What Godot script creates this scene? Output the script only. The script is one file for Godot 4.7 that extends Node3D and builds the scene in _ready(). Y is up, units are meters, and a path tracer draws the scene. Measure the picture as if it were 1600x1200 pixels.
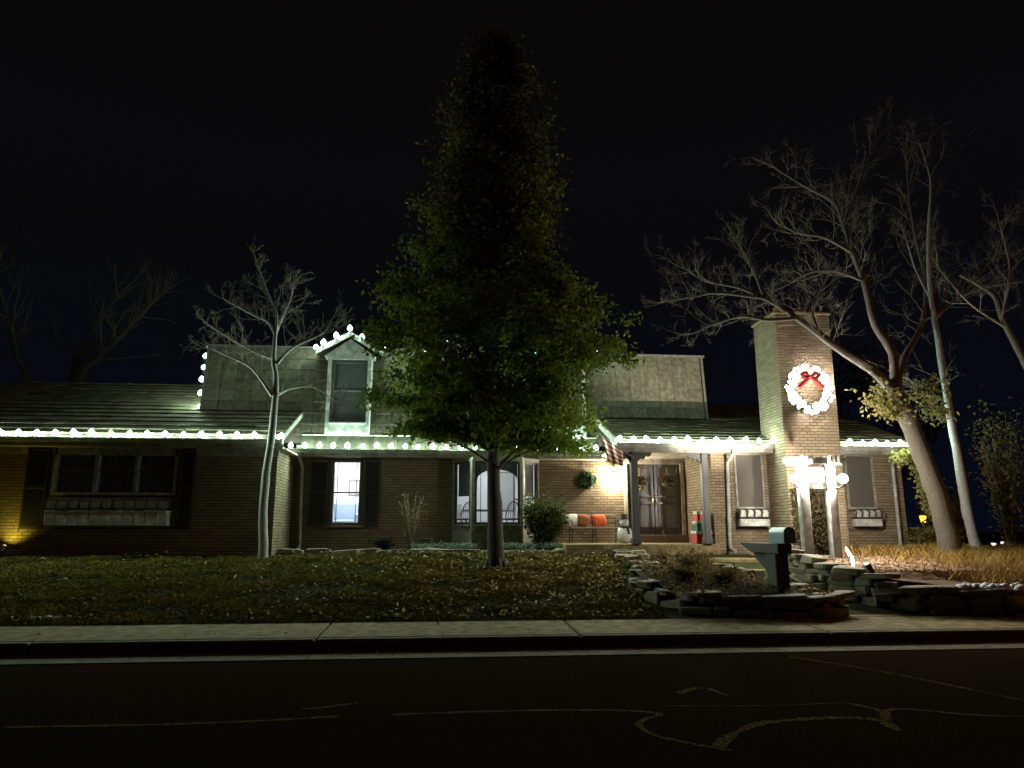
extends Node3D

# ------------------------------------------------------------------ helpers
var taken := {}
var rng := RandomNumberGenerator.new()
var M := {}

class MB:
	var v := PackedVector3Array()
	var n := PackedVector3Array()
	var c := PackedColorArray()
	var col := Color.WHITE
	var tinted := false
	func tri(a: Vector3, b: Vector3, d: Vector3, na: Vector3, nb: Vector3, nd: Vector3) -> void:
		v.append(a); v.append(d); v.append(b)
		n.append(na); n.append(nd); n.append(nb)
		c.append(col); c.append(col); c.append(col)
	func face(p: Array, away: Vector3) -> void:
		# a flat polygon of 3 or 4 corners, turned so that its front looks away from the point "away"
		var nn: Vector3 = (p[1] - p[0]).cross(p[2] - p[0])
		if nn.length() < 1e-12 and p.size() > 3:
			nn = (p[2] - p[0]).cross(p[3] - p[0])
		if nn.length() < 1e-12:
			return
		nn = nn.normalized()
		var mid: Vector3 = (p[0] + p[1] + p[2]) / 3.0
		if nn.dot(mid - away) < 0.0:
			p = p.duplicate(); p.reverse(); nn = -nn
		tri(p[0], p[1], p[2], nn, nn, nn)
		if p.size() > 3:
			tri(p[0], p[2], p[3], nn, nn, nn)
	func box(a: Vector3, b: Vector3) -> void:
		hexa([Vector3(a.x, a.y, a.z), Vector3(b.x, a.y, a.z), Vector3(a.x, b.y, a.z), Vector3(b.x, b.y, a.z), Vector3(a.x, a.y, b.z), Vector3(b.x, a.y, b.z), Vector3(a.x, b.y, b.z), Vector3(b.x, b.y, b.z)])
	func hexa(k: Array) -> void:
		var m := Vector3.ZERO
		for q in k:
			m += q / 8.0
		for f in [[0, 1, 3, 2], [4, 5, 7, 6], [0, 1, 5, 4], [2, 3, 7, 6], [0, 2, 6, 4], [1, 3, 7, 5]]:
			face([k[f[0]], k[f[1]], k[f[2]], k[f[3]]], m)
	func cbox(k: Array, b: float) -> void:
		# eight corners as in hexa, with bevelled edges
		var m := Vector3.ZERO
		for q in k:
			m += q / 8.0
		var f := []
		for i in 8:
			var p: Vector3 = k[i]
			var dx: Vector3 = (k[i ^ 1] - p).normalized() * b
			var dy: Vector3 = (k[i ^ 2] - p).normalized() * b
			var dz: Vector3 = (k[i ^ 4] - p).normalized() * b
			f.append([p + dy + dz, p + dx + dz, p + dx + dy])
			face([f[i][0], f[i][1], f[i][2]], m)
		for q in [[0, 2, 6, 4, 0], [1, 3, 7, 5, 0], [0, 1, 5, 4, 1], [2, 3, 7, 6, 1], [0, 1, 3, 2, 2], [4, 5, 7, 6, 2]]:
			face([f[q[0]][q[4]], f[q[1]][q[4]], f[q[2]][q[4]], f[q[3]][q[4]]], m)
		for ax in 3:
			var bit := 1 << ax
			var o1 := (ax + 1) % 3
			var o2 := (ax + 2) % 3
			for i in 8:
				if i & bit == 0:
					var j := i | bit
					face([f[i][o1], f[j][o1], f[j][o2], f[i][o2]], m)
	func bbox(a: Vector3, b: Vector3, bev: float) -> void:
		cbox([Vector3(a.x, a.y, a.z), Vector3(b.x, a.y, a.z), Vector3(a.x, b.y, a.z), Vector3(b.x, b.y, a.z), Vector3(a.x, a.y, b.z), Vector3(b.x, a.y, b.z), Vector3(a.x, b.y, b.z), Vector3(b.x, b.y, b.z)], bev)
	func tube(p: Array, r: Array, sides := 6, caps := true) -> void:
		var rings := []
		var norms := []
		for i in p.size():
			var t: Vector3 = (p[mini(i + 1, p.size() - 1)] - p[maxi(i - 1, 0)]).normalized()
			var ref := Vector3.UP if absf(t.y) < 0.9 else Vector3.RIGHT
			var u := t.cross(ref).normalized()
			if i > 0:
				var pu: Vector3 = norms[i - 1][0]
				u = (pu - t * pu.dot(t)).normalized()
			var w := t.cross(u)
			var ring := []
			var ns := []
			for k in sides:
				var a := TAU * k / sides
				var d := u * cos(a) + w * sin(a)
				ns.append(d)
				ring.append(p[i] + d * r[i])
			rings.append(ring); norms.append(ns)
		for i in p.size() - 1:
			for k in sides:
				var k2 := (k + 1) % sides
				tri(rings[i][k], rings[i][k2], rings[i + 1][k2], norms[i][k], norms[i][k2], norms[i + 1][k2])
				tri(rings[i][k], rings[i + 1][k2], rings[i + 1][k], norms[i][k], norms[i + 1][k2], norms[i + 1][k])
		if caps:
			for e in [0, p.size() - 1]:
				var other: Vector3 = p[1] if e == 0 else p[p.size() - 2]
				for k in range(1, sides - 1):
					face([rings[e][0], rings[e][k], rings[e][k + 1]], other)
	func lathe(at: Vector3, prof: Array, sides := 12) -> void:
		for i in prof.size() - 1:
			var a: Vector2 = prof[i]
			var b: Vector2 = prof[i + 1]
			var na := Vector2(b.y - a.y, -(b.x - a.x)).normalized()
			for k in sides:
				var q := []
				var nn := []
				for s in [[a, k], [b, k], [b, k + 1], [a, k + 1]]:
					var an: float = TAU * s[1] / sides
					q.append(at + Vector3(cos(an) * s[0].x, s[0].y, sin(an) * s[0].x))
					nn.append(Vector3(cos(an) * na.x, na.y, sin(an) * na.x))
				tri(q[0], q[1], q[2], nn[0], nn[1], nn[2])
				tri(q[0], q[2], q[3], nn[0], nn[2], nn[3])
	func ball(at: Vector3, r: Vector3, sides := 12, rings := 8) -> void:
		for i in rings:
			for k in sides:
				var q := []
				for s in [[i, k], [i + 1, k], [i + 1, k + 1], [i, k + 1]]:
					var th: float = PI * s[0] / rings
					var ph: float = TAU * s[1] / sides
					q.append(Vector3(sin(th) * cos(ph), cos(th), sin(th) * sin(ph)))
				for f in [[0, 1, 2], [0, 2, 3]]:
					var a: Vector3 = q[f[0]]; var b: Vector3 = q[f[1]]; var d: Vector3 = q[f[2]]
					if (b - a).cross(d - a).length() > 1e-9:
						if (b - a).cross(d - a).dot(a + b + d) < 0.0:
							var x := b; b = d; d = x
						tri(at + a * r, at + b * r, at + d * r, a, b, d)
	func prism(pts: PackedVector2Array, z0: float, z1: float) -> void:
		# a polygon in x, y drawn out between z0 and z1
		var ix := Geometry2D.triangulate_polygon(pts)
		for i in range(0, ix.size(), 3):
			for z in [z0, z1]:
				face([Vector3(pts[ix[i]].x, pts[ix[i]].y, z), Vector3(pts[ix[i + 1]].x, pts[ix[i + 1]].y, z), Vector3(pts[ix[i + 2]].x, pts[ix[i + 2]].y, z)], Vector3(pts[ix[i]].x, pts[ix[i]].y, (z0 + z1) / 2))
		var turn := 1.0 if Geometry2D.is_polygon_clockwise(pts) else -1.0
		for i in pts.size():
			var a := pts[i]
			var b := pts[(i + 1) % pts.size()]
			var out := Vector2(-(b.y - a.y), b.x - a.x).normalized() * turn
			var away := (a + b) / 2 - out
			face([Vector3(a.x, a.y, z0), Vector3(b.x, b.y, z0), Vector3(b.x, b.y, z1), Vector3(a.x, a.y, z1)], Vector3(away.x, away.y, (z0 + z1) / 2))
	func mesh(m: Material) -> ArrayMesh:
		var a := []
		a.resize(Mesh.ARRAY_MAX)
		a[Mesh.ARRAY_VERTEX] = v
		a[Mesh.ARRAY_NORMAL] = n
		if tinted:
			a[Mesh.ARRAY_COLOR] = c
		var am := ArrayMesh.new()
		am.add_surface_from_arrays(Mesh.PRIMITIVE_TRIANGLES, a)
		am.surface_set_material(0, m)
		return am

func V(x: float, y: float, z: float) -> Vector3:
	return Vector3(x, y, z)

func numbered(called: String) -> String:
	if not taken.has(called):
		taken[called] = 0
		return called
	taken[called] += 1
	return "%s_%03d" % [called, taken[called]]

func tag(o: Node, label: String, category: String, group := "", kind := "") -> void:
	o.set_meta("label", label)
	o.set_meta("category", category)
	if group: o.set_meta("group", group)
	if kind: o.set_meta("kind", kind)

func thing(called: String, label: String, category: String, at := Vector3.ZERO, turn := 0.0, group := "") -> Node3D:
	var o := Node3D.new()
	o.name = numbered(called)
	add_child(o)
	o.position = at
	o.rotation.y = turn
	tag(o, label, category, group)
	return o

func put(called: String, mesh: Mesh, parent: Node3D, at := Vector3.ZERO) -> MeshInstance3D:
	var o := MeshInstance3D.new()
	o.mesh = mesh
	o.name = numbered(called) if parent == self else called
	parent.add_child(o, true)
	o.position = at
	return o

func obj(called: String, mb: MB, m: Material, parent: Node3D, stuff := false) -> MeshInstance3D:
	var o := put(called, mb.mesh(m), parent)
	if stuff: o.set_meta("kind", "stuff")
	return o

func struct(called: String, mb: MB, m: Material) -> MeshInstance3D:
	var o := obj(called, mb, m, self)
	o.set_meta("kind", "structure")
	return o

func many(called: String, mesh: Mesh, where: Array, cols: Array, parent: Node3D) -> MultiMeshInstance3D:
	var mm := MultiMesh.new()
	mm.transform_format = MultiMesh.TRANSFORM_3D
	mm.use_colors = true
	mm.mesh = mesh
	mm.instance_count = where.size()
	for i in where.size():
		mm.set_instance_transform(i, where[i])
		mm.set_instance_color(i, cols[i])
	var o := MultiMeshInstance3D.new()
	o.multimesh = mm
	o.name = numbered(called) if parent == self else called
	parent.add_child(o, true)
	o.set_meta("kind", "stuff")
	return o

func R(a: float, b: float) -> float:
	return rng.randf_range(a, b)

func gy(z: float) -> float:
	return 0.2 + 0.1393 * clampf(-11.9 - z, 0.0, 6.1)

# ------------------------------------------------------------------ materials
func noise(freq: float, lo: float, hi: float, sd: int, oct := 4) -> NoiseTexture2D:
	var f := FastNoiseLite.new()
	f.seed = sd
	f.frequency = freq
	f.fractal_octaves = oct
	var t := NoiseTexture2D.new()
	t.width = 512; t.height = 512
	t.seamless = true
	t.noise = f
	if lo >= 0.0:
		var g := Gradient.new()
		g.set_color(0, Color(lo, lo, lo)); g.set_color(1, Color(hi, hi, hi))
		t.color_ramp = g
	return t

func mat(r: float, g: float, b: float, rough := 0.85, tex: Texture2D = null, scale := 1.0, bump: Texture2D = null, bump_cm := 0.5) -> StandardMaterial3D:
	var m := StandardMaterial3D.new()
	m.albedo_color = Color(r, g, b).linear_to_srgb()
	m.roughness = rough
	if tex or bump:
		m.uv1_triplanar = true
		m.uv1_world_triplanar = true
		m.uv1_scale = Vector3.ONE * scale
	if tex: m.albedo_texture = tex
	if bump:
		m.heightmap_enabled = true
		m.heightmap_texture = bump
		m.heightmap_scale = bump_cm
	return m

func tint(m: StandardMaterial3D) -> StandardMaterial3D:
	m.vertex_color_use_as_albedo = true
	return m

func glowing(c: Color, e: float) -> StandardMaterial3D:
	var m := StandardMaterial3D.new()
	m.albedo_color = Color(0.8, 0.8, 0.8)
	m.emission_enabled = true
	m.emission = c
	m.emission_energy_multiplier = e
	return m

func omni(parent: Node3D, at: Vector3, c: Color, e: float, size := 0.05, reach := 30.0) -> OmniLight3D:
	var l := OmniLight3D.new()
	l.name = "lamp_glow"
	l.light_color = c
	l.light_energy = e
	l.light_size = size
	l.omni_range = reach
	l.omni_attenuation = 2.0
	l.shadow_enabled = true
	parent.add_child(l, true)
	l.position = at
	return l

const BULB := Color(0.80, 1.0, 0.93)
const WARM_WHITE := Color(1.0, 0.95, 0.85)
const AMBER := Color(1.0, 0.62, 0.22)
const BULB_GLOW := Color(0.86, 1.0, 0.91)
const BULB_E := 1.1
const GLOBE_E := 11.0
const PORCH_E := 9.0
const WREATH_E := 1.1
const ROOM_E := 9.0
const STREET_E := 26.0

func _ready() -> void:
	rng.seed = 20231125
	# ---------------- camera, sky, exposure
	var cam := Camera3D.new()
	cam.name = "camera"
	cam.position = V(0, 1.6, 0)
	cam.rotation_degrees = V(11.6, -5.4, 0)
	cam.fov = 56.35
	cam.near = 0.1
	cam.far = 600.0
	add_child(cam)
	cam.current = true
	var we := WorldEnvironment.new()
	we.name = "night_air"
	var env := Environment.new()
	var sm := ProceduralSkyMaterial.new()
	sm.sky_top_color = Color(0.036, 0.030, 0.031)
	sm.sky_horizon_color = Color(0.014, 0.038, 0.085)
	sm.sky_curve = 0.16
	sm.ground_bottom_color = Color(0.02, 0.015, 0.01)
	sm.ground_horizon_color = Color(0.02, 0.02, 0.03)
	env.background_mode = Environment.BG_SKY
	env.sky = Sky.new()
	env.sky.sky_material = sm
	env.tonemap_mode = Environment.TONE_MAPPER_LINEAR
	env.tonemap_exposure = 1.0
	env.sdfgi_enabled = true
	env.ssao_enabled = true
	env.ssil_enabled = true
	we.environment = env
	add_child(we)
	make_materials()
	ground_and_road()
	house()
	chimney()
	interiors()
	porch_things()
	lights_on_house()
	arbor_and_lamps()
	window_boxes()
	beds_and_walls()
	mailbox()
	trees()
	plants()
	lawn()
	small_things()

func make_materials() -> void:
	var fine := noise(0.05, 0.72, 1.0, 3)
	var coarse := noise(0.012, 0.62, 1.0, 5, 5)
	var bump := noise(0.06, -1.0, 0.0, 9)
	var grainy := noise(0.15, 0.55, 1.0, 21, 3)
	M.asphalt = mat(0.040, 0.027, 0.016, 1.0, noise(0.09, 0.45, 1.0, 77, 6), 0.7, grainy, 0.25)
	M.asphalt.specular_mode = BaseMaterial3D.SPECULAR_DISABLED
	M.tar = mat(0.25, 0.18, 0.085, 0.9, noise(0.05, 0.2, 1.0, 61, 5), 0.9)
	M.tar.specular_mode = BaseMaterial3D.SPECULAR_DISABLED
	M.concrete = mat(0.31, 0.25, 0.13, 0.92, noise(0.03, 0.62, 1.0, 85, 7), 0.23, bump, 0.15)
	M.kerb = mat(0.21, 0.175, 0.11, 0.92, coarse, 0.8, bump, 0.2)
	M.soil = mat(0.028, 0.019, 0.010, 1.0, grainy, 0.8, bump, 2.0)
	M.turf = mat(0.045, 0.05, 0.015, 1.0, coarse, 0.3, bump, 1.5)
	M.mulch = mat(0.26, 0.17, 0.11, 1.0, grainy, 1.2, bump, 2.0)
	M.brick = tint(mat(1, 1, 1, 0.9, fine, 2.0, bump, 0.25))
	M.mortar = mat(0.085, 0.070, 0.050, 0.95, fine, 2.0)
	M.shake = tint(mat(1, 1, 1, 0.8, noise(0.03, 0.6, 1.0, 11), 1.2, bump, 0.5))
	M.panel = tint(mat(1, 1, 1, 0.75, coarse, 0.9, bump, 0.35))
	for q in [M.soil, M.turf, M.mulch, M.concrete, M.kerb, M.brick, M.mortar]:
		q.metallic_specular = 0.15
	M.panel.metallic_specular = 0.15
	M.shake.metallic_specular = 0.15
	M.white = mat(0.62, 0.64, 0.58, 0.6, coarse, 0.6)
	M.olive = mat(0.075, 0.07, 0.048, 0.8, coarse, 0.8)
	M.arbor = mat(0.30, 0.28, 0.25, 0.7, coarse, 0.6)
	M.trim = mat(0.36, 0.35, 0.29, 0.65, coarse, 0.6)
	M.gutter = mat(0.46, 0.48, 0.44, 0.45, coarse, 0.6)
	M.beige = mat(0.50, 0.45, 0.34, 0.7, coarse, 0.5)
	M.post = mat(0.055, 0.055, 0.055, 0.55, fine, 1.0)
	M.shutter = mat(0.028, 0.020, 0.016, 0.6, fine, 1.0)
	M.frame = mat(0.055, 0.045, 0.035, 0.5)
	M.bronze = mat(0.035, 0.030, 0.028, 0.35)
	M.dark_cloth = mat(0.035, 0.032, 0.030, 0.95, fine, 2.0)
	M.screen = mat(0.115, 0.10, 0.085, 0.9, fine, 3.0)
	M.blind = mat(0.055, 0.06, 0.05, 0.8)
	var gl := StandardMaterial3D.new()
	gl.transparency = BaseMaterial3D.TRANSPARENCY_ALPHA
	gl.albedo_color = Color(0.9, 0.95, 1.0, 0.06)
	gl.roughness = 0.02
	M.glass = gl
	M.door = mat(0.085, 0.055, 0.040, 0.4, noise(0.02, 0.7, 1.0, 31), 1.0)
	M.brass = mat(0.55, 0.42, 0.18, 0.3)
	M.brass.metallic = 0.9
	M.wood = mat(0.16, 0.11, 0.07, 0.7, fine, 1.0, bump, 0.3)
	M.bench_wood = mat(0.30, 0.25, 0.19, 0.7, fine, 1.0)
	M.old_wood = mat(0.050, 0.052, 0.036, 0.85, fine, 1.5, bump, 0.5)
	M.iron = mat(0.02, 0.02, 0.02, 0.5)
	M.orange = mat(0.75, 0.11, 0.015, 0.9, fine, 3.0, bump, 0.4)
	M.rust = mat(0.42, 0.12, 0.05, 0.9, fine, 3.0, bump, 0.4)
	M.pale_cloth = mat(0.60, 0.60, 0.56, 0.9, fine, 3.0, bump, 0.4)
	M.snow = mat(0.80, 0.80, 0.80, 0.8, fine, 1.0, bump, 1.5)
	M.red = mat(0.55, 0.04, 0.028, 0.6, fine, 1.0)
	M.green = mat(0.02, 0.11, 0.075, 0.6, fine, 1.0)
	M.flag_red = mat(0.34, 0.11, 0.095, 0.9)
	M.flag_white = mat(0.62, 0.56, 0.50, 0.9)
	M.flag_blue = mat(0.03, 0.04, 0.14, 0.9)
	M.stone = tint(mat(1, 1, 1, 0.9, coarse, 1.3, bump, 1.2))
	M.bark = mat(0.085, 0.070, 0.058, 0.95, noise(0.03, 0.5, 1.0, 41), 1.6, bump, 1.5)
	M.grey_bark = mat(0.20, 0.17, 0.13, 0.9, noise(0.03, 0.55, 1.0, 43), 1.6, bump, 1.0)
	M.pale_bark = mat(0.50, 0.50, 0.47, 0.85, noise(0.03, 0.6, 1.0, 47), 1.2, bump, 0.6)
	M.twig = mat(0.16, 0.125, 0.085, 0.9)
	var lf := tint(mat(1, 1, 1, 0.9))
	lf.metallic_specular = 0.2
	lf.backlight_enabled = true
	lf.backlight = Color(0.8, 0.8, 0.8)
	M.leaf = lf
	M.needle = tint(mat(1, 1, 1, 0.95))
	M.needle.metallic_specular = 0.15
	M.mail = mat(0.24, 0.38, 0.46, 0.4, fine, 1.0)
	M.mail_door = mat(0.15, 0.24, 0.33, 0.45, fine, 1.0)
	M.wall_paint = mat(0.72, 0.72, 0.72, 0.9)
	M.carpet = mat(0.35, 0.32, 0.30, 1.0)
	M.furniture = mat(0.22, 0.27, 0.36, 0.9)
	M.table_wood = mat(0.05, 0.035, 0.025, 0.4)
	M.wire = mat(0.02, 0.035, 0.02, 0.6)
	M.bulb = glowing(BULB, 5.0)
	M.wreath_bulb = glowing(Color(1.0, 0.97, 0.95), 5.0)
	M.globe = glowing(Color(1.0, 0.97, 0.95), 4.0)
	M.ceiling_lamp = glowing(Color(0.93, 0.97, 1.0), 2.0)
	M.amber_lamp = glowing(AMBER, 4.0)

# ------------------------------------------------------------------ ground
func sheet(called: String, prof: Array, x0: float, x1: float, m: Material) -> MeshInstance3D:
	var mb := MB.new()
	for i in prof.size() - 1:
		var a: Vector2 = prof[i]      # x = z, y = height
		var b: Vector2 = prof[i + 1]
		mb.face([V(x0, a.y, a.x), V(x1, a.y, a.x), V(x1, b.y, b.x), V(x0, b.y, b.x)], V(0, -100, -10))
	return struct(called, mb, m)

func ribbon(pts: Array, w: float, y: float) -> MB:
	var mb := MB.new()
	var l := []
	var r := []
	for i in pts.size():
		var t: Vector3 = (pts[mini(i + 1, pts.size() - 1)] - pts[maxi(i - 1, 0)]).normalized()
		var s := V(-t.z, 0, t.x)
		var ww := w * (0.25 if i == 0 or i == pts.size() - 1 else R(0.35, 1.25))
		l.append(pts[i] + s * ww + V(0, y, 0)); r.append(pts[i] - s * ww + V(0, y, 0))
	for i in pts.size() - 1:
		mb.face([l[i], r[i], r[i + 1], l[i + 1]], V(l[i].x, -9, l[i].z))
	return mb

func smooth(pts: Array, per := 5) -> Array:
	var c := Curve3D.new()
	for i in pts.size():
		var t: Vector3 = (pts[mini(i + 1, pts.size() - 1)] - pts[maxi(i - 1, 0)]) / 6.0
		c.add_point(pts[i], -t, t)
	var out := []
	for i in pts.size() - 1:
		for k in per:
			out.append(c.sample(i, float(k) / per))
	out.append(pts[pts.size() - 1])
	return out

func ground_and_road() -> void:
	sheet("ground", [Vector2(90, -0.35), Vector2(-9.2, -0.35), Vector2(-11.6, -0.3), Vector2(-11.9, 0.17), Vector2(-18.0, 1.02), Vector2(-300, 1.02)], -250, 250, M.turf)
	var road := sheet("road", [Vector2(7, 0.0), Vector2(-9.78, 0.0)], -120, 120, M.asphalt)
	var gp := MB.new()
	for i in range(-18, 19):
		gp.box(V(i * 3.66 - 1.7 + 0.006, -0.3, -10.40), V(i * 3.66 + 1.96 - 0.006, 0.012, -9.775))
	struct("gutter_pan", gp, M.kerb)
	var kb := MB.new()
	for i in range(-18, 19):
		kb.bbox(V(i * 3.66 - 1.7 + 0.006, -0.3, -10.56), V(i * 3.66 + 1.96 - 0.006, 0.165, -10.39), 0.025)
	struct("kerb", kb, M.kerb)
	var walk := MB.new()
	walk.box(V(-70, -0.3, -11.92), V(70, 0.1, -10.57))
	var sw := struct("sidewalk", walk, M.soil)
	for i in range(-5, 6):
		var s := MB.new()
		var x := i * 3.66 - 1.7
		s.cbox([V(x + 0.012, 0.0, -11.92), V(x + 3.648, 0.0, -11.92), V(x + 0.012, 0.2, -11.92), V(x + 3.648, 0.2, -11.92), V(x + 0.012, 0.0, -10.565), V(x + 3.648, 0.0, -10.565), V(x + 0.012, 0.168, -10.565), V(x + 3.648, 0.168, -10.565)], 0.012)
		obj("slab", s, M.concrete, sw)
	# sealed cracks in the asphalt
	for line in [
		[0.030, [V(-3.6, 0, -6.78), V(-2.4, 0, -6.75), V(-1.57, 0, -6.79), V(-0.98, 0, -6.87), V(-0.87, 0, -6.86)]],
		[0.022, [V(-1.26, 0, -7.17), V(-0.99, 0, -7.27), V(-0.77, 0, -7.40)]],
		[0.026, [V(-0.43, 0, -6.90), V(0.66, 0, -6.94), V(1.53, 0, -6.88), V(1.86, 0, -6.78), V(1.95, 0, -6.68), V(1.76, 0, -6.52), V(1.67, 0, -6.32), V(1.72, 0, -6.03), V(1.89, 0, -5.83), V(2.04, 0, -5.69), V(2.17, 0, -5.58)]],
		[0.045, [V(2.10, 0, -5.68), V(2.29, 0, -5.94), V(2.65, 0, -6.27), V(2.99, 0, -6.38), V(3.42, 0, -6.43), V(3.72, 0, -6.36), V(3.78, 0, -6.26), V(3.73, 0, -5.97)]],
		[0.035, [V(3.84, 0, -6.95), V(3.99, 0, -6.65), V(3.94, 0, -6.47), V(3.82, 0, -6.27)]],
		[0.028, [V(3.97, 0, -6.52), V(4.17, 0, -6.68), V(4.46, 0, -6.56), V(4.76, 0, -6.39), V(5.6, 0, -6.2)]],
		[0.035, [V(2.39, 0, -7.49), V(2.59, 0, -7.68), V(2.71, 0, -7.73)]],
		[0.028, [V(2.75, 0, -7.70), V(2.78, 0, -7.66), V(2.84, 0, -7.33)]],
		[0.022, [V(4.51, 0, -9.47), V(4.98, 0, -8.66), V(5.25, 0, -7.99), V(5.60, 0, -6.88)]],
		[0.012, [V(2.04, 0, -7.0), V(3.06, 0, -6.91), V(3.84, 0, -6.96)]],
	]:
		obj("tar_seam", ribbon(smooth(line[1], 9), line[0] * 1.25, 0.004), M.tar, road)

# ------------------------------------------------------------------ bricks
func brick_color() -> Color:
	var t := R(0.0, 1.0)
	var k := R(0.86, 1.12)
	var a := Color(0.30, 0.245, 0.160)
	var b := Color(0.26, 0.20, 0.13)
	var d := a.lerp(b, t)
	return Color(d.r * k, d.g * k, d.b * k)

# a brick wall from O along U (unit, horizontal), W long, H high, facing N, with holes [u0, u1, y0, y1]
func brick_wall(parent: Node3D, O: Vector3, U: Vector3, W: float, H: float, N: Vector3, holes: Array) -> void:
	var back := MB.new()
	var us := [0.0, W]
	for h in holes:
		us.append(clampf(h[0], 0, W)); us.append(clampf(h[1], 0, W))
	us.sort()
	for i in us.size() - 1:
		if us[i + 1] - us[i] < 0.001:
			continue
		var mid: float = (us[i] + us[i + 1]) / 2.0
		var ys := [[0.0, H]]
		for h in holes:
			if h[0] < mid and h[1] > mid:
				var nx := []
				for s in ys:
					if h[2] > s[0]: nx.append([s[0], minf(s[1], h[2])])
					if h[3] < s[1]: nx.append([maxf(s[0], h[3]), s[1]])
				ys = nx
		for s in ys:
			if s[1] - s[0] > 0.001:
				var k := []
				for q in [[0, 0, 0], [1, 0, 0], [0, 1, 0], [1, 1, 0], [0, 0, 1], [1, 0, 1], [0, 1, 1], [1, 1, 1]]:
					k.append(O + U * us[i + q[0]] + Vector3.UP * s[q[1]] - N * (0.2 * (1 - q[2]) + 0.014))
				back.hexa(k)
	var wall := obj("wall", back, M.mortar, parent)
	var mb := MB.new()
	mb.tinted = true
	var ch := 0.0762
	var L := 0.203
	for r in int(H / ch):
		var y0 := r * ch
		var y1 := y0 + ch - 0.016
		var u := -L * (0.5 if r % 2 else 0.0)
		while u < W:
			var segs := [[maxf(u, 0.0), minf(u + L - 0.011, W)]]
			for h in holes:
				if y1 > h[2] and y0 < h[3]:
					var nx := []
					for s in segs:
						if h[0] > s[0]: nx.append([s[0], minf(s[1], h[0])])
						if h[1] < s[1]: nx.append([maxf(s[0], h[1]), s[1]])
					segs = nx
			for s in segs:
				if s[1] - s[0] > 0.02:
					mb.col = brick_color()
					var out := R(0.0, 0.004)
					var k := []
					for q in [[0, 0, 0], [1, 0, 0], [0, 1, 0], [1, 1, 0], [0, 0, 1], [1, 0, 1], [0, 1, 1], [1, 1, 1]]:
						k.append(O + U * s[q[0]] + Vector3.UP * (y1 if q[1] else y0) + N * (out if q[2] else -0.018))
					var m: Vector3 = (k[0] + k[7]) / 2.0
					for f in [[4, 5, 7, 6], [0, 1, 5, 4], [2, 3, 7, 6], [0, 2, 6, 4], [1, 3, 7, 5]]:
						mb.face([k[f[0]], k[f[1]], k[f[2]], k[f[3]]], m)
			u += L
	obj("bricks", mb, M.brick, wall, true)

# a window in a wall that faces the street: frame > pane, muntin, sill, curtain
func window(parent: Node3D, x0: float, x1: float, y0: float, y1: float, z: float, fw: float, mf: Material, mull: Array, bars: Array, behind: Material = null) -> MeshInstance3D:
	var f := MB.new()
	f.bbox(V(x0, y0, z - 0.14), V(x0 + fw, y1, z + 0.03), 0.006)
	f.bbox(V(x1 - fw, y0, z - 0.14), V(x1, y1, z + 0.03), 0.006)
	f.bbox(V(x0 + fw, y1 - fw, z - 0.14), V(x1 - fw, y1, z + 0.027), 0.006)
	f.bbox(V(x0 + fw, y0, z - 0.14), V(x1 - fw, y0 + fw, z + 0.027), 0.006)
	for mx in mull:
		f.bbox(V(mx - fw * 0.6, y0 + fw, z - 0.14), V(mx + fw * 0.6, y1 - fw, z + 0.02), 0.006)
	var w := obj("window", f, mf, parent)
	var xs := [x0 + fw]
	for mx in mull:
		xs.append(mx - fw * 0.6); xs.append(mx + fw * 0.6)
	xs.append(x1 - fw)
	for i in range(0, xs.size(), 2):
		var p := MB.new()
		p.face([V(xs[i], y0 + fw, z - 0.06), V(xs[i + 1], y0 + fw, z - 0.06), V(xs[i + 1], y1 - fw, z - 0.06), V(xs[i], y1 - fw, z - 0.06)], V(0, 0, -100))
		obj("pane", p, M.glass, w)
		for b in bars:
			var s := MB.new()
			s.box(V(xs[i], b - 0.02, z - 0.08), V(xs[i + 1], b + 0.02, z - 0.035))
			obj("sash_rail", s, M.frame, w)
		if behind:
			var cu := MB.new()
			var n := int((xs[i + 1] - xs[i]) / 0.05)
			for k in n:
				var a: float = lerpf(xs[i], xs[i + 1], float(k) / n)
				var b: float = lerpf(xs[i], xs[i + 1], float(k + 1) / n)
				var za: float = z - 0.19 - 0.025 * (k % 2)
				var zb: float = z - 0.19 - 0.025 * ((k + 1) % 2)
				cu.face([V(a, y0, za), V(b, y0, zb), V(b, y1, zb), V(a, y1, za)], V((a + b) / 2, (y0 + y1) / 2, -100))
			obj("curtain", cu, behind, w)
	return w

func shutter(parent: Node3D, x0: float, x1: float, y0: float, y1: float, z: float) -> void:
	var s := MB.new()
	s.bbox(V(x0, y0, z), V(x0 + 0.06, y1, z + 0.045), 0.005)
	s.bbox(V(x1 - 0.06, y0, z), V(x1, y1, z + 0.045), 0.005)
	for y in [y0, (y0 + y1) / 2 - 0.04, y1 - 0.08]:
		s.bbox(V(x0 + 0.06, y, z), V(x1 - 0.06, y + 0.08, z + 0.043), 0.005)
	var sh := obj("shutter", s, M.shutter, parent)
	var l := MB.new()
	var y := y0 + 0.10
	while y < y1 - 0.12:
		l.hexa([V(x0 + 0.06, y, z + 0.036), V(x1 - 0.06, y, z + 0.036), V(x0 + 0.06, y + 0.01, z + 0.038), V(x1 - 0.06, y + 0.01, z + 0.038), V(x0 + 0.06, y + 0.04, z + 0.006), V(x1 - 0.06, y + 0.04, z + 0.006), V(x0 + 0.06, y + 0.05, z + 0.008), V(x1 - 0.06, y + 0.05, z + 0.008)])
		y += 0.045
	var lo := obj("louvres", l, M.shutter, sh, true)

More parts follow.
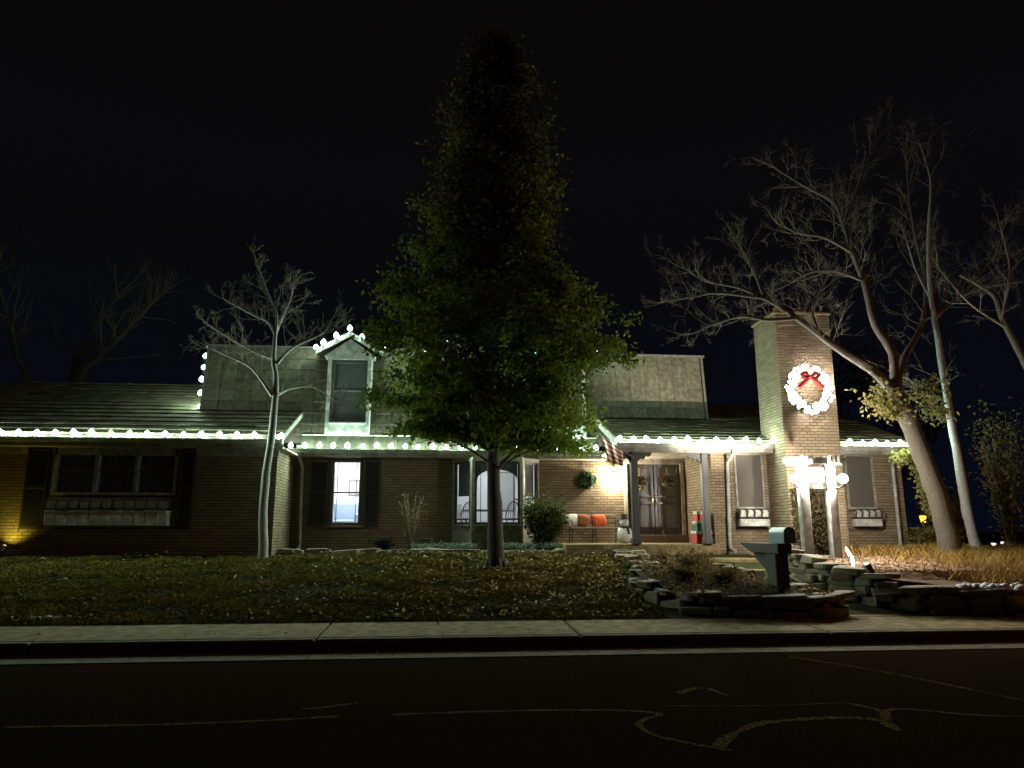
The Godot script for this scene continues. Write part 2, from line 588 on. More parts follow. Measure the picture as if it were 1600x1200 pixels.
# courses of shakes between two heights on a roof that rises away from the street
func shake_roof(parent: Node3D, called: String, left: Callable, right: Callable, z0: float, y0: float, slope: float, z1: float, expo: float, wmin: float, wmax: float, base: Color) -> MeshInstance3D:
	var len3 := V(0, slope, -1).normalized()
	var up := V(0, 1, slope).normalized()
	var total := absf(z1 - z0) / absf(len3.z)
	var bk := MB.new()
	var la: float = left.call(z0); var ra: float = right.call(z0); var lb: float = left.call(z1); var rb: float = right.call(z1)
	var yb := y0 + slope * absf(z1 - z0)
	if slope > 0:
		# roof boarding in slices, so that its sides follow the courses
		var zz := z0
		while zz > z1 + 0.01:
			var zn := maxf(zz - 0.6, z1)
			var x0: float = left.call((zz + zn) / 2); var x1: float = right.call((zz + zn) / 2)
			var ya := y0 + slope * (z0 - zz); var yn := y0 + slope * (z0 - zn)
			bk.hexa([V(x0, ya - 0.12, zz), V(x1, ya - 0.12, zz), V(x0, ya - 0.02, zz), V(x1, ya - 0.02, zz), V(x0, yn - 0.12, zn), V(x1, yn - 0.12, zn), V(x0, yn - 0.02, zn), V(x1, yn - 0.02, zn)])
			zz = zn
	var roof := obj(called, bk, M.frame, parent)
	var n := int(ceil(total / expo))
	for i in n:
		var d := i * expo
		var ln := minf(expo * 1.15, total - d)
		var P := V(0, y0, z0) + len3 * d
		var x: float = left.call(P.z)
		var xe: float = right.call(P.z)
		var c := MB.new()
		c.tinted = true
		x -= R(0.0, 0.02)
		while x < xe - 0.02:
			var w := minf(R(wmin, wmax), xe - x)
			var th := R(0.8, 1.15) * expo * 0.13
			var k := R(0.7, 1.2)
			c.col = Color(base.r * k, base.g * k, base.b * k)
			var sl := R(-0.012, 0.012)
			var a := V(x, P.y, P.z) - len3 * sl
			var b := V(x + w - 0.008, P.y, P.z) - len3 * sl
			var top := len3 * ln
			c.hexa([a, b, a + up * th, b + up * th, a + top, b + top, a + top + up * 0.012, b + top + up * 0.012])
			x += w
		if c.v.size():
			obj("shingle_course", c, M.shake, roof)
	return roof

func gutter(parent: Node3D, x0: float, x1: float, y: float, z: float) -> void:
	# an ogee gutter along x, its lip at z, the fascia behind it
	var p := PackedVector2Array([Vector2(0, 0), Vector2(0.0, -0.02), Vector2(-0.02, -0.06), Vector2(-0.045, -0.11), Vector2(-0.12, -0.115), Vector2(-0.12, 0.0), Vector2(-0.108, 0.0), Vector2(-0.108, -0.10), Vector2(-0.05, -0.098), Vector2(-0.034, -0.06), Vector2(-0.014, -0.02), Vector2(-0.014, 0.0)])
	var mb := MB.new()
	var c := Vector3.ZERO
	for i in p.size():
		var a := p[i]
		var b := p[(i + 1) % p.size()]
		var t := (b - a).normalized()
		var out := Vector2(-t.y, t.x)   # the outline runs clockwise seen from +x
		var away := (a + b) / 2 - out
		mb.face([V(x0, y + a.y, z + a.x), V(x1, y + a.y, z + a.x), V(x1, y + b.y, z + b.x), V(x0, y + b.y, z + b.x)], V((x0 + x1) / 2, y + away.y, z + away.x))
	for x in [x0, x1]:
		mb.box(V(x - 0.004, y - 0.115, z - 0.12), V(x + 0.004, y - 0.004, z - 0.03))
	obj("gutter", mb, M.gutter, parent)
	var f := MB.new()
	f.box(V(x0 - 0.01, y - 0.20, z - 0.15), V(x1 + 0.01, y - 0.005, z - 0.122))
	obj("fascia", f, M.trim, parent)

func downspout(parent: Node3D, x: float, y: float, zg: float, zw: float, xk := 0.0) -> void:
	var p := [V(x, y - 0.1, zg), V(x, y - 0.2, zg), V(x + xk * 0.3, y - 0.42, zw), V(x + xk * 0.3, y - 0.55, zw), V(x + xk, 1.25, zw), V(x + xk, 1.16, zw + 0.06), V(x + xk, 1.10, zw + 0.35)]
	var mb := MB.new()
	mb.tube(p, [0.045, 0.045, 0.045, 0.045, 0.045, 0.045, 0.045], 8)
	var d := obj("downspout", mb, M.gutter, parent)
	for yy in [y - 1.0, 1.9]:
		var s := MB.new()
		var t := inverse_lerp(y - 0.55, 1.25, yy)
		var cx := lerpf(x + xk * 0.3, x + xk, t)
		s.box(V(cx - 0.06, yy, zw - 0.06), V(cx + 0.06, yy + 0.03, zw + 0.049))
		obj("strap", s, M.gutter, d)

var H: Node3D

func house() -> void:
	H = thing("brick_house", "long tan brick house with shingled mansard storey, porch and lit eaves", "house")
	# --- walls
	brick_wall(H, V(-15.0, 0.9, -18.4), V(1, 0, 0), 10.85, 2.85, V(0, 0, 1), [[15.0 - 9.42, 15.0 - 6.52, 1.55, 2.72]])
	brick_wall(H, V(-4.15, 0.9, -18.4), V(0, 0, -1), 2.0, 2.85, V(1, 0, 0), [])
	brick_wall(H, V(-4.15, 0.9, -20.4), V(1, 0, 0), 11.15, 2.85, V(0, 0, 1), [[4.15 - 3.10, 4.15 - 2.26, 0.86, 2.66], [4.15 + 0.32, 4.15 + 2.66, -1, 2.75], [4.15 + 5.22, 4.15 + 6.84, 0.6, 2.70]])
	brick_wall(H, V(6.98, 0.9, -20.4), V(0, 0, 1), 2.1, 2.85, V(-1, 0, 0), [])
	brick_wall(H, V(6.98, 0.9, -18.3), V(1, 0, 0), 5.27, 2.85, V(0, 0, 1), [[7.60 - 6.98, 8.38 - 6.98, 1.27, 2.72], [10.66 - 6.98, 11.46 - 6.98, 1.27, 2.72]])
	brick_wall(H, V(12.25, 0.9, -18.3), V(0, 0, -1), 6.0, 2.85, V(1, 0, 0), [])
	# --- windows and shutters on the wing and the front
	window(H, -9.42, -6.52, 2.45, 3.62, -18.4, 0.07, M.trim, [-8.43, -7.49], [3.05], M.dark_cloth)
	shutter(H, -10.02, -9.50, 1.66, 3.62, -18.385)
	shutter(H, -6.46, -6.10, 1.66, 3.62, -18.385)
	var w := window(H, -3.10, -2.26, 1.76, 3.56, -20.4, 0.075, M.frame, [], [2.65])
	for x in [-2.94, -2.42]:
		var b := MB.new()
		b.box(V(x - 0.009, 1.84, -20.475), V(x + 0.009, 3.48, -20.45))
		obj("muntin", b, M.iron, w)
	var sl := MB.new()
	sl.bbox(V(-3.2, 1.68, -20.42), V(-2.16, 1.76, -20.32), 0.01)
	obj("sill", sl, M.wood, w)
	shutter(H, -3.70, -3.16, 1.72, 3.60, -20.385)
	shutter(H, -2.20, -1.78, 1.72, 3.60, -20.385)
	for q in [[7.60, 8.38], [10.66, 11.46]]:
		var sw := window(H, q[0], q[1], 2.17, 3.62, -18.3, 0.05, M.trim, [], [], M.dark_cloth)
		var sc := MB.new()
		sc.face([V(q[0] + 0.05, 2.22, -18.33), V(q[1] - 0.05, 2.22, -18.33), V(q[1] - 0.05, 3.57, -18.33), V(q[0] + 0.05, 3.57, -18.33)], V(0, 0, -99))
		obj("insect_screen", sc, M.screen, sw)
		var s2 := MB.new()
		s2.bbox(V(q[0] - 0.05, 1.62, -18.31), V(q[1] + 0.05, 1.68, -18.25), 0.01)
		obj("brick_ledge", s2, M.wood, sw)
	# crawl-space vent
	var vt := MB.new()
	vt.bbox(V(-0.75, 1.20, -20.41), V(-0.28, 1.42, -20.38), 0.006)
	var vo := obj("vent", vt, M.trim, H)
	var vs := MB.new()
	for i in 5:
		vs.hexa([V(-0.71, 1.225 + i * 0.036, -20.379), V(-0.32, 1.225 + i * 0.036, -20.379), V(-0.71, 1.235 + i * 0.036, -20.372), V(-0.32, 1.235 + i * 0.036, -20.372), V(-0.71, 1.245 + i * 0.036, -20.379), V(-0.32, 1.245 + i * 0.036, -20.379), V(-0.71, 1.25 + i * 0.036, -20.377), V(-0.32, 1.25 + i * 0.036, -20.377)])
	obj("vent_slats", vs, M.iron, vo)
	bay()
	mansard()
	# --- roofs
	var wr := shake_roof(H, "roof", func(z): return lerpf(-18.0, -13.4, clampf((-17.9 - z) / 5.7, 0, 1)), func(z): return -3.95 if z > -20.19 else -6.76, -17.96, 3.87, 0.42, -23.6, 0.42, 0.26, 0.40, Color(0.20, 0.19, 0.125))
	var rk := MB.new()
	rk.hexa([V(-3.97, 3.80, -17.96), V(-3.93, 3.80, -17.96), V(-3.97, 3.93, -17.96), V(-3.93, 3.93, -17.96), V(-3.97, 4.72, -20.17), V(-3.93, 4.72, -20.17), V(-3.97, 4.86, -20.17), V(-3.93, 4.86, -20.17)])
	obj("rake_board", rk, M.trim, wr)
	gutter(H, -17.0, -3.95, 3.80, -17.86)
	var so := MB.new()
	so.box(V(-17.0, 3.60, -18.41), V(-3.98, 3.64, -18.01))
	so.box(V(-4.16, 3.60, -19.9), V(-3.95, 3.64, -18.41))
	so.box(V(-4.5, 3.60, -20.45), V(4.6, 3.64, -20.03))
	so.box(V(6.95, 3.60, -18.35), V(12.45, 3.64, -17.93))
	obj("soffit", so, M.beige, H)
	var fr := MB.new()
	fr.box(V(-15.0, 3.42, -18.395), V(-4.12, 3.6, -18.37))
	fr.box(V(-4.12, 3.62, -20.395), V(0.2, 3.6, -20.36))
	obj("frieze_board", fr, M.trim, H)
	gutter(H, -4.22, 4.52, 3.80, -19.86)
	gutter(H, 4.36, 8.50, 3.80, -17.76)
	gutter(H, 9.98, 12.50, 3.78, -17.76)
	var pr := shake_roof(H, "roof", func(_z): return 4.38, func(z): return 12.48 if z > -20.0 else 12.48 - (-20.0 - z), -17.86, 3.87, 0.39, -20.2, 0.30, 0.20, 0.34, Color(0.20, 0.19, 0.125))
	var br := shake_roof(H, "roof", func(_z): return 7.74, func(z): return 12.48 - (-20.0 - z) * 0.8, -20.2, 3.86 + 0.39 * 2.4, 0.39, -22.6, 0.30, 0.20, 0.34, Color(0.20, 0.19, 0.125))
	var gb := MB.new()
	gb.hexa([V(4.33, 3.70, -17.8), V(4.38, 3.70, -17.8), V(4.33, 3.91, -17.8), V(4.38, 3.91, -17.8), V(4.33, 4.62, -20.17), V(4.38, 4.62, -20.17), V(4.33, 4.83, -20.17), V(4.38, 4.83, -20.17)])
	obj("rake_board", gb, M.trim, pr)
	downspout(H, -3.93, 3.78, -19.93, -20.33, 0.08)
	downspout(H, 7.42, 3.78, -17.83, -18.22, -0.09)
	downspout(H, 11.98, 3.78, -17.83, -18.22, -0.02)
	porch()

func bay() -> void:
	# three-sided bay: plan corners on the wall at x 0.25 and 2.72, front from 0.80 to 2.15 at z -19.85
	var A := V(0.25, 0, -20.4); var B := V(0.78, 0, -19.85); var C := V(2.17, 0, -19.85); var D := V(2.70, 0, -20.4)
	var b := Node3D.new()
	b.name = "bay_window"
	H.add_child(b)
	var sides := [[A, B], [B, C], [C, D]]
	var fr := MB.new()
	for s in sides:
		var u: Vector3 = (s[1] - s[0]).normalized()
		var n := u.cross(Vector3.UP) * -1.0
		if n.z < 0: n = -n
		var L: float = s[0].distance_to(s[1])
		var bx := func(mb: MB, u0: float, u1: float, y0: float, y1: float, d0: float, d1: float) -> void:
			var k := []
			for q in [[u0, y0, d0], [u1, y0, d0], [u0, y1, d0], [u1, y1, d0], [u0, y0, d1], [u1, y0, d1], [u0, y1, d1], [u1, y1, d1]]:
				k.append(s[0] + u * q[0] + Vector3.UP * q[1] + n * q[2])
			mb.cbox(k, 0.004)
		var e := 0.075
		var dk := MB.new()
		var py0 := 1.80
		bx.call(fr, 0.0, e, 1.02, 3.61, -0.08, 0.012)
		bx.call(fr, L - e, L, 1.02, 3.61, -0.08, 0.012)
		bx.call(fr, e, L - e, 3.50, 3.61, -0.08, 0.006)
		var ap := MB.new()
		bx.call(ap, e, L - e, 1.02, 1.72, -0.08, 0.0)
		obj("apron_panel", ap, M.trim, b)
		var sill := MB.new()
		bx.call(sill, e, L - e, 1.72, 1.78, -0.1, 0.05)
		obj("sill", sill, M.trim, b)
		bx.call(dk, e, e + 0.055, 1.78, 3.50, -0.07, -0.01)
		bx.call(dk, L - e - 0.055, L - e, 1.78, 3.50, -0.07, -0.01)
		bx.call(dk, e + 0.055, L - e - 0.055, 1.78, 1.84, -0.07, -0.012)
		bx.call(dk, e + 0.055, L - e - 0.055, 3.44, 3.50, -0.07, -0.012)
		obj("sash", dk, M.bronze, b)
		var p := MB.new()
		var q0: Vector3 = s[0] + u * (e + 0.05) - n * 0.04
		var q1: Vector3 = s[0] + u * (L - e - 0.05) - n * 0.04
		p.face([q0 + V(0, 1.83, 0), q1 + V(0, 1.83, 0), q1 + V(0, 3.45, 0), q0 + V(0, 3.45, 0)], q0 - n * 9)
		obj("pane", p, M.glass, b)
		if L > 1.0:
			for t in [0.17, 0.83]:
				var mu := MB.new()
				bx.call(mu, L * t - 0.009, L * t + 0.009, 1.84, 3.44, -0.05, -0.02)
				obj("muntin", mu, M.iron, b)
			# tied-back drapes that leave an arched opening
			for m in [0, 1]:
				var pts := PackedVector2Array()
				pts.append(Vector2(0.13, 3.45)); pts.append(Vector2(0.13, 3.05))
				for k in 9:
					var a := PI / 2 * k / 8.0
					pts.append(Vector2(L / 2 - (L / 2 - 0.14) * cos(a), 3.0 + 0.28 * sin(a)))
				pts.append(Vector2(L / 2, 3.45))
				var q := PackedVector2Array()
				for t2 in pts:
					q.append(Vector2(s[0].x + (t2.x if m == 0 else L - t2.x), t2.y))
				var dr := MB.new()
				dr.prism(q, -20.02, -19.99)
				obj("drape", dr, M.dark_cloth, b)
		else:
			var cu := MB.new()
			bx.call(cu, 0.13, L - 0.13, 2.55, 3.46, -0.12, -0.10)
			obj("drape", cu, M.dark_cloth, b)
	obj("frame", fr, M.trim, b)

func mansard() -> void:
	var bk := MB.new()
	bk.hexa([V(-6.72, 4.0, -20.24), V(7.70, 4.0, -20.24), V(-6.72, 6.74, -20.58), V(7.70, 6.74, -20.58), V(-6.72, 4.0, -29.0), V(7.70, 4.0, -29.0), V(-6.72, 6.74, -28.6), V(7.70, 6.74, -28.6)])
	var ms := obj("mansard", bk, M.frame, H)
	var len3 := V(0, 2.55, -0.34).normalized()
	var out := V(0, 0.34, 2.55).normalized()
	var kinds := []
	for i in 8:
		var c := MB.new()
		c.tinted = true
		var k := R(0.8, 1.15)
		c.col = Color(0.095 * k, 0.090 * k, 0.062 * k)
		var w := 0.435
		var h := 0.335
		var th := R(0.04, 0.055)
		var sl := R(-0.008, 0.008)
		c.cbox([V(0, sl, 0), V(w - 0.008, -sl, 0), V(0, 0, 0) + len3 * h, V(w - 0.008, 0, 0) + len3 * h, V(0, sl, 0) + out * th, V(w - 0.008, -sl, 0) + out * th, len3 * h + out * 0.008, V(w - 0.008, 0, 0) + len3 * h + out * 0.008], 0.003)
		kinds.append(c.mesh(M.panel))
	for r in 8:
		var x := -6.72 + (-0.0 if r % 2 else -0.0)
		for k in 33:
			var p := V(x + k * 0.435, 4.20 + r * 0.319, -20.205 - r * 0.319 * 0.34 / 2.55)
			if p.x > 7.4: continue
			put("shingle", kinds[rng.randi() % 8], ms, p)
	var cb := MB.new()
	for x in [-6.76, 7.66]:
		cb.hexa([V(x, 4.0, -20.26), V(x + 0.07, 4.0, -20.26), V(x, 6.76, -20.6), V(x + 0.07, 6.76, -20.6), V(x, 4.0, -20.15), V(x + 0.07, 4.0, -20.15), V(x, 6.76, -20.49), V(x + 0.07, 6.76, -20.49)])
	cb.box(V(-6.8, 6.75, -20.7), V(7.78, 6.81, -20.46))
	obj("trim_board", cb, M.olive, ms)
	# the flared skirt of upright slates over the front gutter
	var sk := MB.new()
	sk.box(V(-3.92, 4.19, -20.23), V(4.33, 4.225, -20.13))
	var sko := obj("skirt_roof", sk, M.trim, H)
	var x := -3.92
	while x < 4.32:
		var w := minf(R(0.26, 0.40), 4.33 - x)
		var c := MB.new()
		c.tinted = true
		var k := R(0.75, 1.2)
		c.col = Color(0.06 * k, 0.06 * k, 0.042 * k)
		var a := V(x, 3.80, -19.985)
		var b := V(x + w - 0.008, 3.80, -19.985)
		var t := V(0, 0.40, -0.165)
		var o := V(0, 0.012, 0.022)
		c.cbox([a, b, a + t, b + t, a + o, b + o, a + t + o * 0.4, b + t + o * 0.4], 0.003)
		obj("slate", c, M.panel, sko)
		x += w
	for cx in [-2.69, 0.36, 3.41]:
		dormer(cx)

func dormer(cx: float) -> void:
	var d := Node3D.new()
	d.name = "dormer"
	H.add_child(d, true)
	var z := -19.95
	var cheek := MB.new()
	for s in [-1, 1]:
		var x0: float = cx + s * 0.60
		var x1: float = cx + s * 0.50
		cheek.box(V(minf(x0, x1), 4.22, -20.7), V(maxf(x0, x1), 6.42, z))
	cheek.box(V(cx - 0.50, 6.33, -20.7), V(cx + 0.50, 6.42, z - 0.005))
	obj("casing", cheek, M.white, d)
	var g := MB.new()
	g.prism(PackedVector2Array([Vector2(cx - 0.72, 6.42), Vector2(cx + 0.72, 6.42), Vector2(cx, 6.93)]), z - 0.7, z - 0.01)
	obj("gable", g, M.white, d)
	var rf := MB.new()
	for s in [-1.0, 1.0]:
		rf.hexa([V(cx + s * 0.93, 6.50, -20.9), V(cx, 7.04, -20.9), V(cx + s * 0.93, 6.56, -20.9), V(cx, 7.10, -20.9), V(cx + s * 0.93, 6.50, z + 0.22), V(cx, 7.04, z + 0.22), V(cx + s * 0.93, 6.56, z + 0.22), V(cx, 7.10, z + 0.22)])
	obj("roof", rf, M.frame, d)
	var rb := MB.new()
	for s in [-1.0, 1.0]:
		rb.hexa([V(cx + s * 0.93, 6.40, z + 0.20), V(cx, 6.94, z + 0.20), V(cx + s * 0.93, 6.53, z + 0.20), V(cx, 7.07, z + 0.20), V(cx + s * 0.93, 6.40, z + 0.235), V(cx, 6.94, z + 0.235), V(cx + s * 0.93, 6.53, z + 0.235), V(cx, 7.07, z + 0.235)])
	obj("rake_board", rb, M.white, d)
	var ap := MB.new()
	ap.bbox(V(cx - 0.50, 4.22, -20.3), V(cx + 0.50, 4.50, z - 0.02), 0.006)
	obj("apron_panel", ap, M.white, d)
	var sill := MB.new()
	sill.bbox(V(cx - 0.50, 4.50, -20.3), V(cx + 0.50, 4.55, z + 0.03), 0.006)
	obj("sill", sill, M.white, d)
	var sh := MB.new()
	for q in [[-0.50, -0.40, 4.55, 6.33], [0.40, 0.50, 4.55, 6.33], [-0.40, 0.40, 6.23, 6.33], [-0.40, 0.40, 4.55, 4.63]]:
		sh.bbox(V(cx + q[0], q[2], z - 0.12), V(cx + q[1], q[3], z - 0.04), 0.004)
	obj("sash", sh, M.blind, d)
	var rl := MB.new()
	rl.box(V(cx - 0.40, 5.42, z - 0.10), V(cx + 0.40, 5.46, z - 0.06))
	obj("sash_rail", rl, M.trim, d)
	var p := MB.new()
	p.face([V(cx - 0.40, 4.63, z - 0.085), V(cx + 0.40, 4.63, z - 0.085), V(cx + 0.40, 6.23, z - 0.085), V(cx - 0.40, 6.23, z - 0.085)], V(cx, 5, -99))
	obj("pane", p, M.glass, d)
	var cu := MB.new()
	for k in 16:
		var a := cx - 0.40 + k * 0.05
		cu.face([V(a, 4.6, z - 0.18 - 0.004 * (k % 2)), V(a + 0.05, 4.6, z - 0.18 - 0.004 * ((k + 1) % 2)), V(a + 0.05, 6.25, z - 0.18 - 0.004 * ((k + 1) % 2)), V(a, 6.25, z - 0.18 - 0.004 * (k % 2))], V(cx, 5, -99))
	obj("curtain", cu, M.blind, d)

func porch() -> void:
	var fl := MB.new()
	fl.bbox(V(3.05, 0.9, -20.39), V(6.97, 1.28, -17.98), 0.02)
	obj("porch_slab", fl, M.concrete, H)
	var th := MB.new()
	th.bbox(V(5.1, 1.28, -20.6), V(6.96, 1.5, -20.28), 0.01)
	obj("threshold", th, M.wood, H)
	var ce := MB.new()
	for i in 11:
		ce.box(V(4.42, 3.66, -20.35 + i * 0.22), V(6.95, 3.70, -20.35 + i * 0.22 + 0.21))
	obj("porch_ceiling", ce, M.beige, H)
	var bm := MB.new()
	bm.bbox(V(4.42, 3.58, -18.10), V(6.97, 3.78, -17.93), 0.01)
	obj("porch_beam", bm, M.trim, H)
	var fz := MB.new()
	fz.box(V(5.0, 3.585, -20.39), V(6.97, 3.66, -20.34))
	for i in 6:
		fz.box(V(5.0 + i * 0.33, 3.60, -20.40), V(5.0 + i * 0.33 + 0.322, 3.66, -20.355))
	obj("frieze_board", fz, M.beige, H)
	# the double doors: storm doors of dark bronze over wooden doors
	var fr := MB.new()
	fr.bbox(V(5.16, 1.5, -20.55), V(5.25, 3.585, -20.33), 0.006)
	fr.bbox(V(6.82, 1.5, -20.55), V(6.93, 3.585, -20.33), 0.006)
	fr.bbox(V(5.25, 3.50, -20.55), V(6.82, 3.585, -20.335), 0.006)
	obj("door_frame", fr, M.beige, H)
	for k in 2:
		var x0 := 5.25 + k * 0.79
		var x1 := x0 + 0.775
		var d := MB.new()
		d.bbox(V(x0, 1.5, -20.53), V(x1, 3.50, -20.48), 0.004)
		var door := obj("front_door", d, M.door, H)
		for q in [[0.12, 0.86], [1.02, 1.86]]:
			var pn := MB.new()
			pn.bbox(V(x0 + 0.13, 1.5 + q[0], -20.49), V(x1 - 0.13, 1.5 + q[1], -20.468), 0.015)
			obj("panel", pn, M.door, door)
		var st := MB.new()
		for b in [[x0, x0 + 0.09, 1.5, 3.5], [x1 - 0.09, x1, 1.5, 3.5], [x0 + 0.09, x1 - 0.09, 3.40, 3.5], [x0 + 0.09, x1 - 0.09, 1.5, 1.72], [x0 + 0.09, x1 - 0.09, 2.36, 2.44], [x0 + 0.09, x1 - 0.09, 2.56, 2.60]]:
			st.bbox(V(b[0] + 0.003, b[2], -20.40), V(b[1] - 0.003, b[3], -20.36), 0.005)
		var storm := obj("storm_door", st, M.bronze, H)
		var gl := MB.new()
		gl.face([V(x0 + 0.09, 1.72, -20.385), V(x1 - 0.09, 1.72, -20.385), V(x1 - 0.09, 3.4, -20.385), V(x0 + 0.09, 3.4, -20.385)], V(6, 2, -99))
		obj("pane", gl, M.glass, storm)
		var hd := MB.new()
		var hx := x1 - 0.05 if k == 0 else x0 + 0.05
		hd.tube([V(hx, 2.32, -20.36), V(hx, 2.34, -20.30), V(hx, 2.48, -20.30), V(hx, 2.50, -20.36)], [0.012, 0.012, 0.012, 0.012], 6)
		hd.ball(V(hx, 2.62, -20.345), V(0.025, 0.025, 0.025), 8, 6)
		obj("handle", hd, M.brass, storm)
	# posts with scalloped brackets
	for x in [4.83, 6.68]:
		var p := MB.new()
		p.bbox(V(x - 0.085, 1.28, -18.10), V(x + 0.085, 3.58, -17.93), 0.012)
		p.bbox(V(x - 0.11, 1.28, -18.125), V(x + 0.11, 1.44, -17.905), 0.012)
		var post := obj("porch_post", p, M.post, H)
		for s in [-1.0, 1.0]:
			if x > 6.0 and s > 0:
				continue
			var pts := PackedVector2Array([Vector2(x + s * 0.085, 3.575), Vector2(x + s * 0.46, 3.575), Vector2(x + s * 0.46, 3.52)])
			for k in 5:
				pts.append(Vector2(x + s * (0.44 - 0.028 * k), 3.50 - 0.03 * sin(PI * k / 4.0)))
			for k in 5:
				pts.append(Vector2(x + s * (0.31 - 0.028 * k), 3.46 - 0.04 * sin(PI * k / 4.0) - 0.01 * k))
			pts.append(Vector2(x + s * 0.12, 3.36))
			pts.append(Vector2(x + s * 0.085, 3.30))
			var b := MB.new()
			b.prism(pts, -18.05, -17.98)
			obj("bracket", b, M.post, post)

func chimney() -> void:
	var ch := Node3D.new()
	ch.name = "chimney"
	H.add_child(ch)
	brick_wall(ch, V(8.50, 0.8, -17.2), V(1, 0, 0), 1.46, 6.35, V(0, 0, 1), [])
	brick_wall(ch, V(8.50, 0.8, -18.5), V(0, 0, 1), 1.3, 6.35, V(-1, 0, 0), [])
	brick_wall(ch, V(9.96, 0.8, -17.2), V(0, 0, -1), 1.3, 6.35, V(1, 0, 0), [])
	brick_wall(ch, V(9.96, 4.0, -18.5), V(-1, 0, 0), 1.46, 3.15, V(0, 0, -1), [])
	var cap := MB.new()
	cap.bbox(V(8.45, 7.14, -18.55), V(10.01, 7.22, -17.15), 0.02)
	obj("chimney_cap", cap, M.concrete, ch)
	for x in [8.95, 9.55]:
		var f := MB.new()
		f.lathe(V(x, 7.21, -17.85), [Vector2(0.17, 0), Vector2(0.15, 0.28), Vector2(0.17, 0.30), Vector2(0.12, 0.30), Vector2(0.12, 0.02)], 14)
		obj("flue", f, M.rust, ch)

# ------------------------------------------------------------------ rooms behind the lit windows
func room(x0: float, x1: float, y0: float, y1: float, zf: float, zb: float) -> void:
	var r := MB.new()
	r.box(V(x0 - 0.1, y0 - 0.1, zb - 0.1), V(x1 + 0.1, y0, zf))
	var ro := obj("room_floor", r, M.carpet, H)
	var w := MB.new()
	w.box(V(x0 - 0.1, y0, zb - 0.1), V(x1 + 0.1, y1, zb))
	w.box(V(x0 - 0.1, y0, zb), V(x0, y1, zf))
	w.box(V(x1, y0, zb), V(x1 + 0.1, y1, zf))
	obj("room_wall", w, M.wall_paint, H)
	var c := MB.new()
	c.box(V(x0 - 0.1, y1, zb - 0.1), V(x1 + 0.1, y1 + 0.08, zf))
	obj("room_ceiling", c, M.wall_paint, H)
	var sk := MB.new()
	sk.box(V(x0, y0, zb), V(x1, y0 + 0.1, zb + 0.015))
	obj("skirting_board", sk, M.white, H)

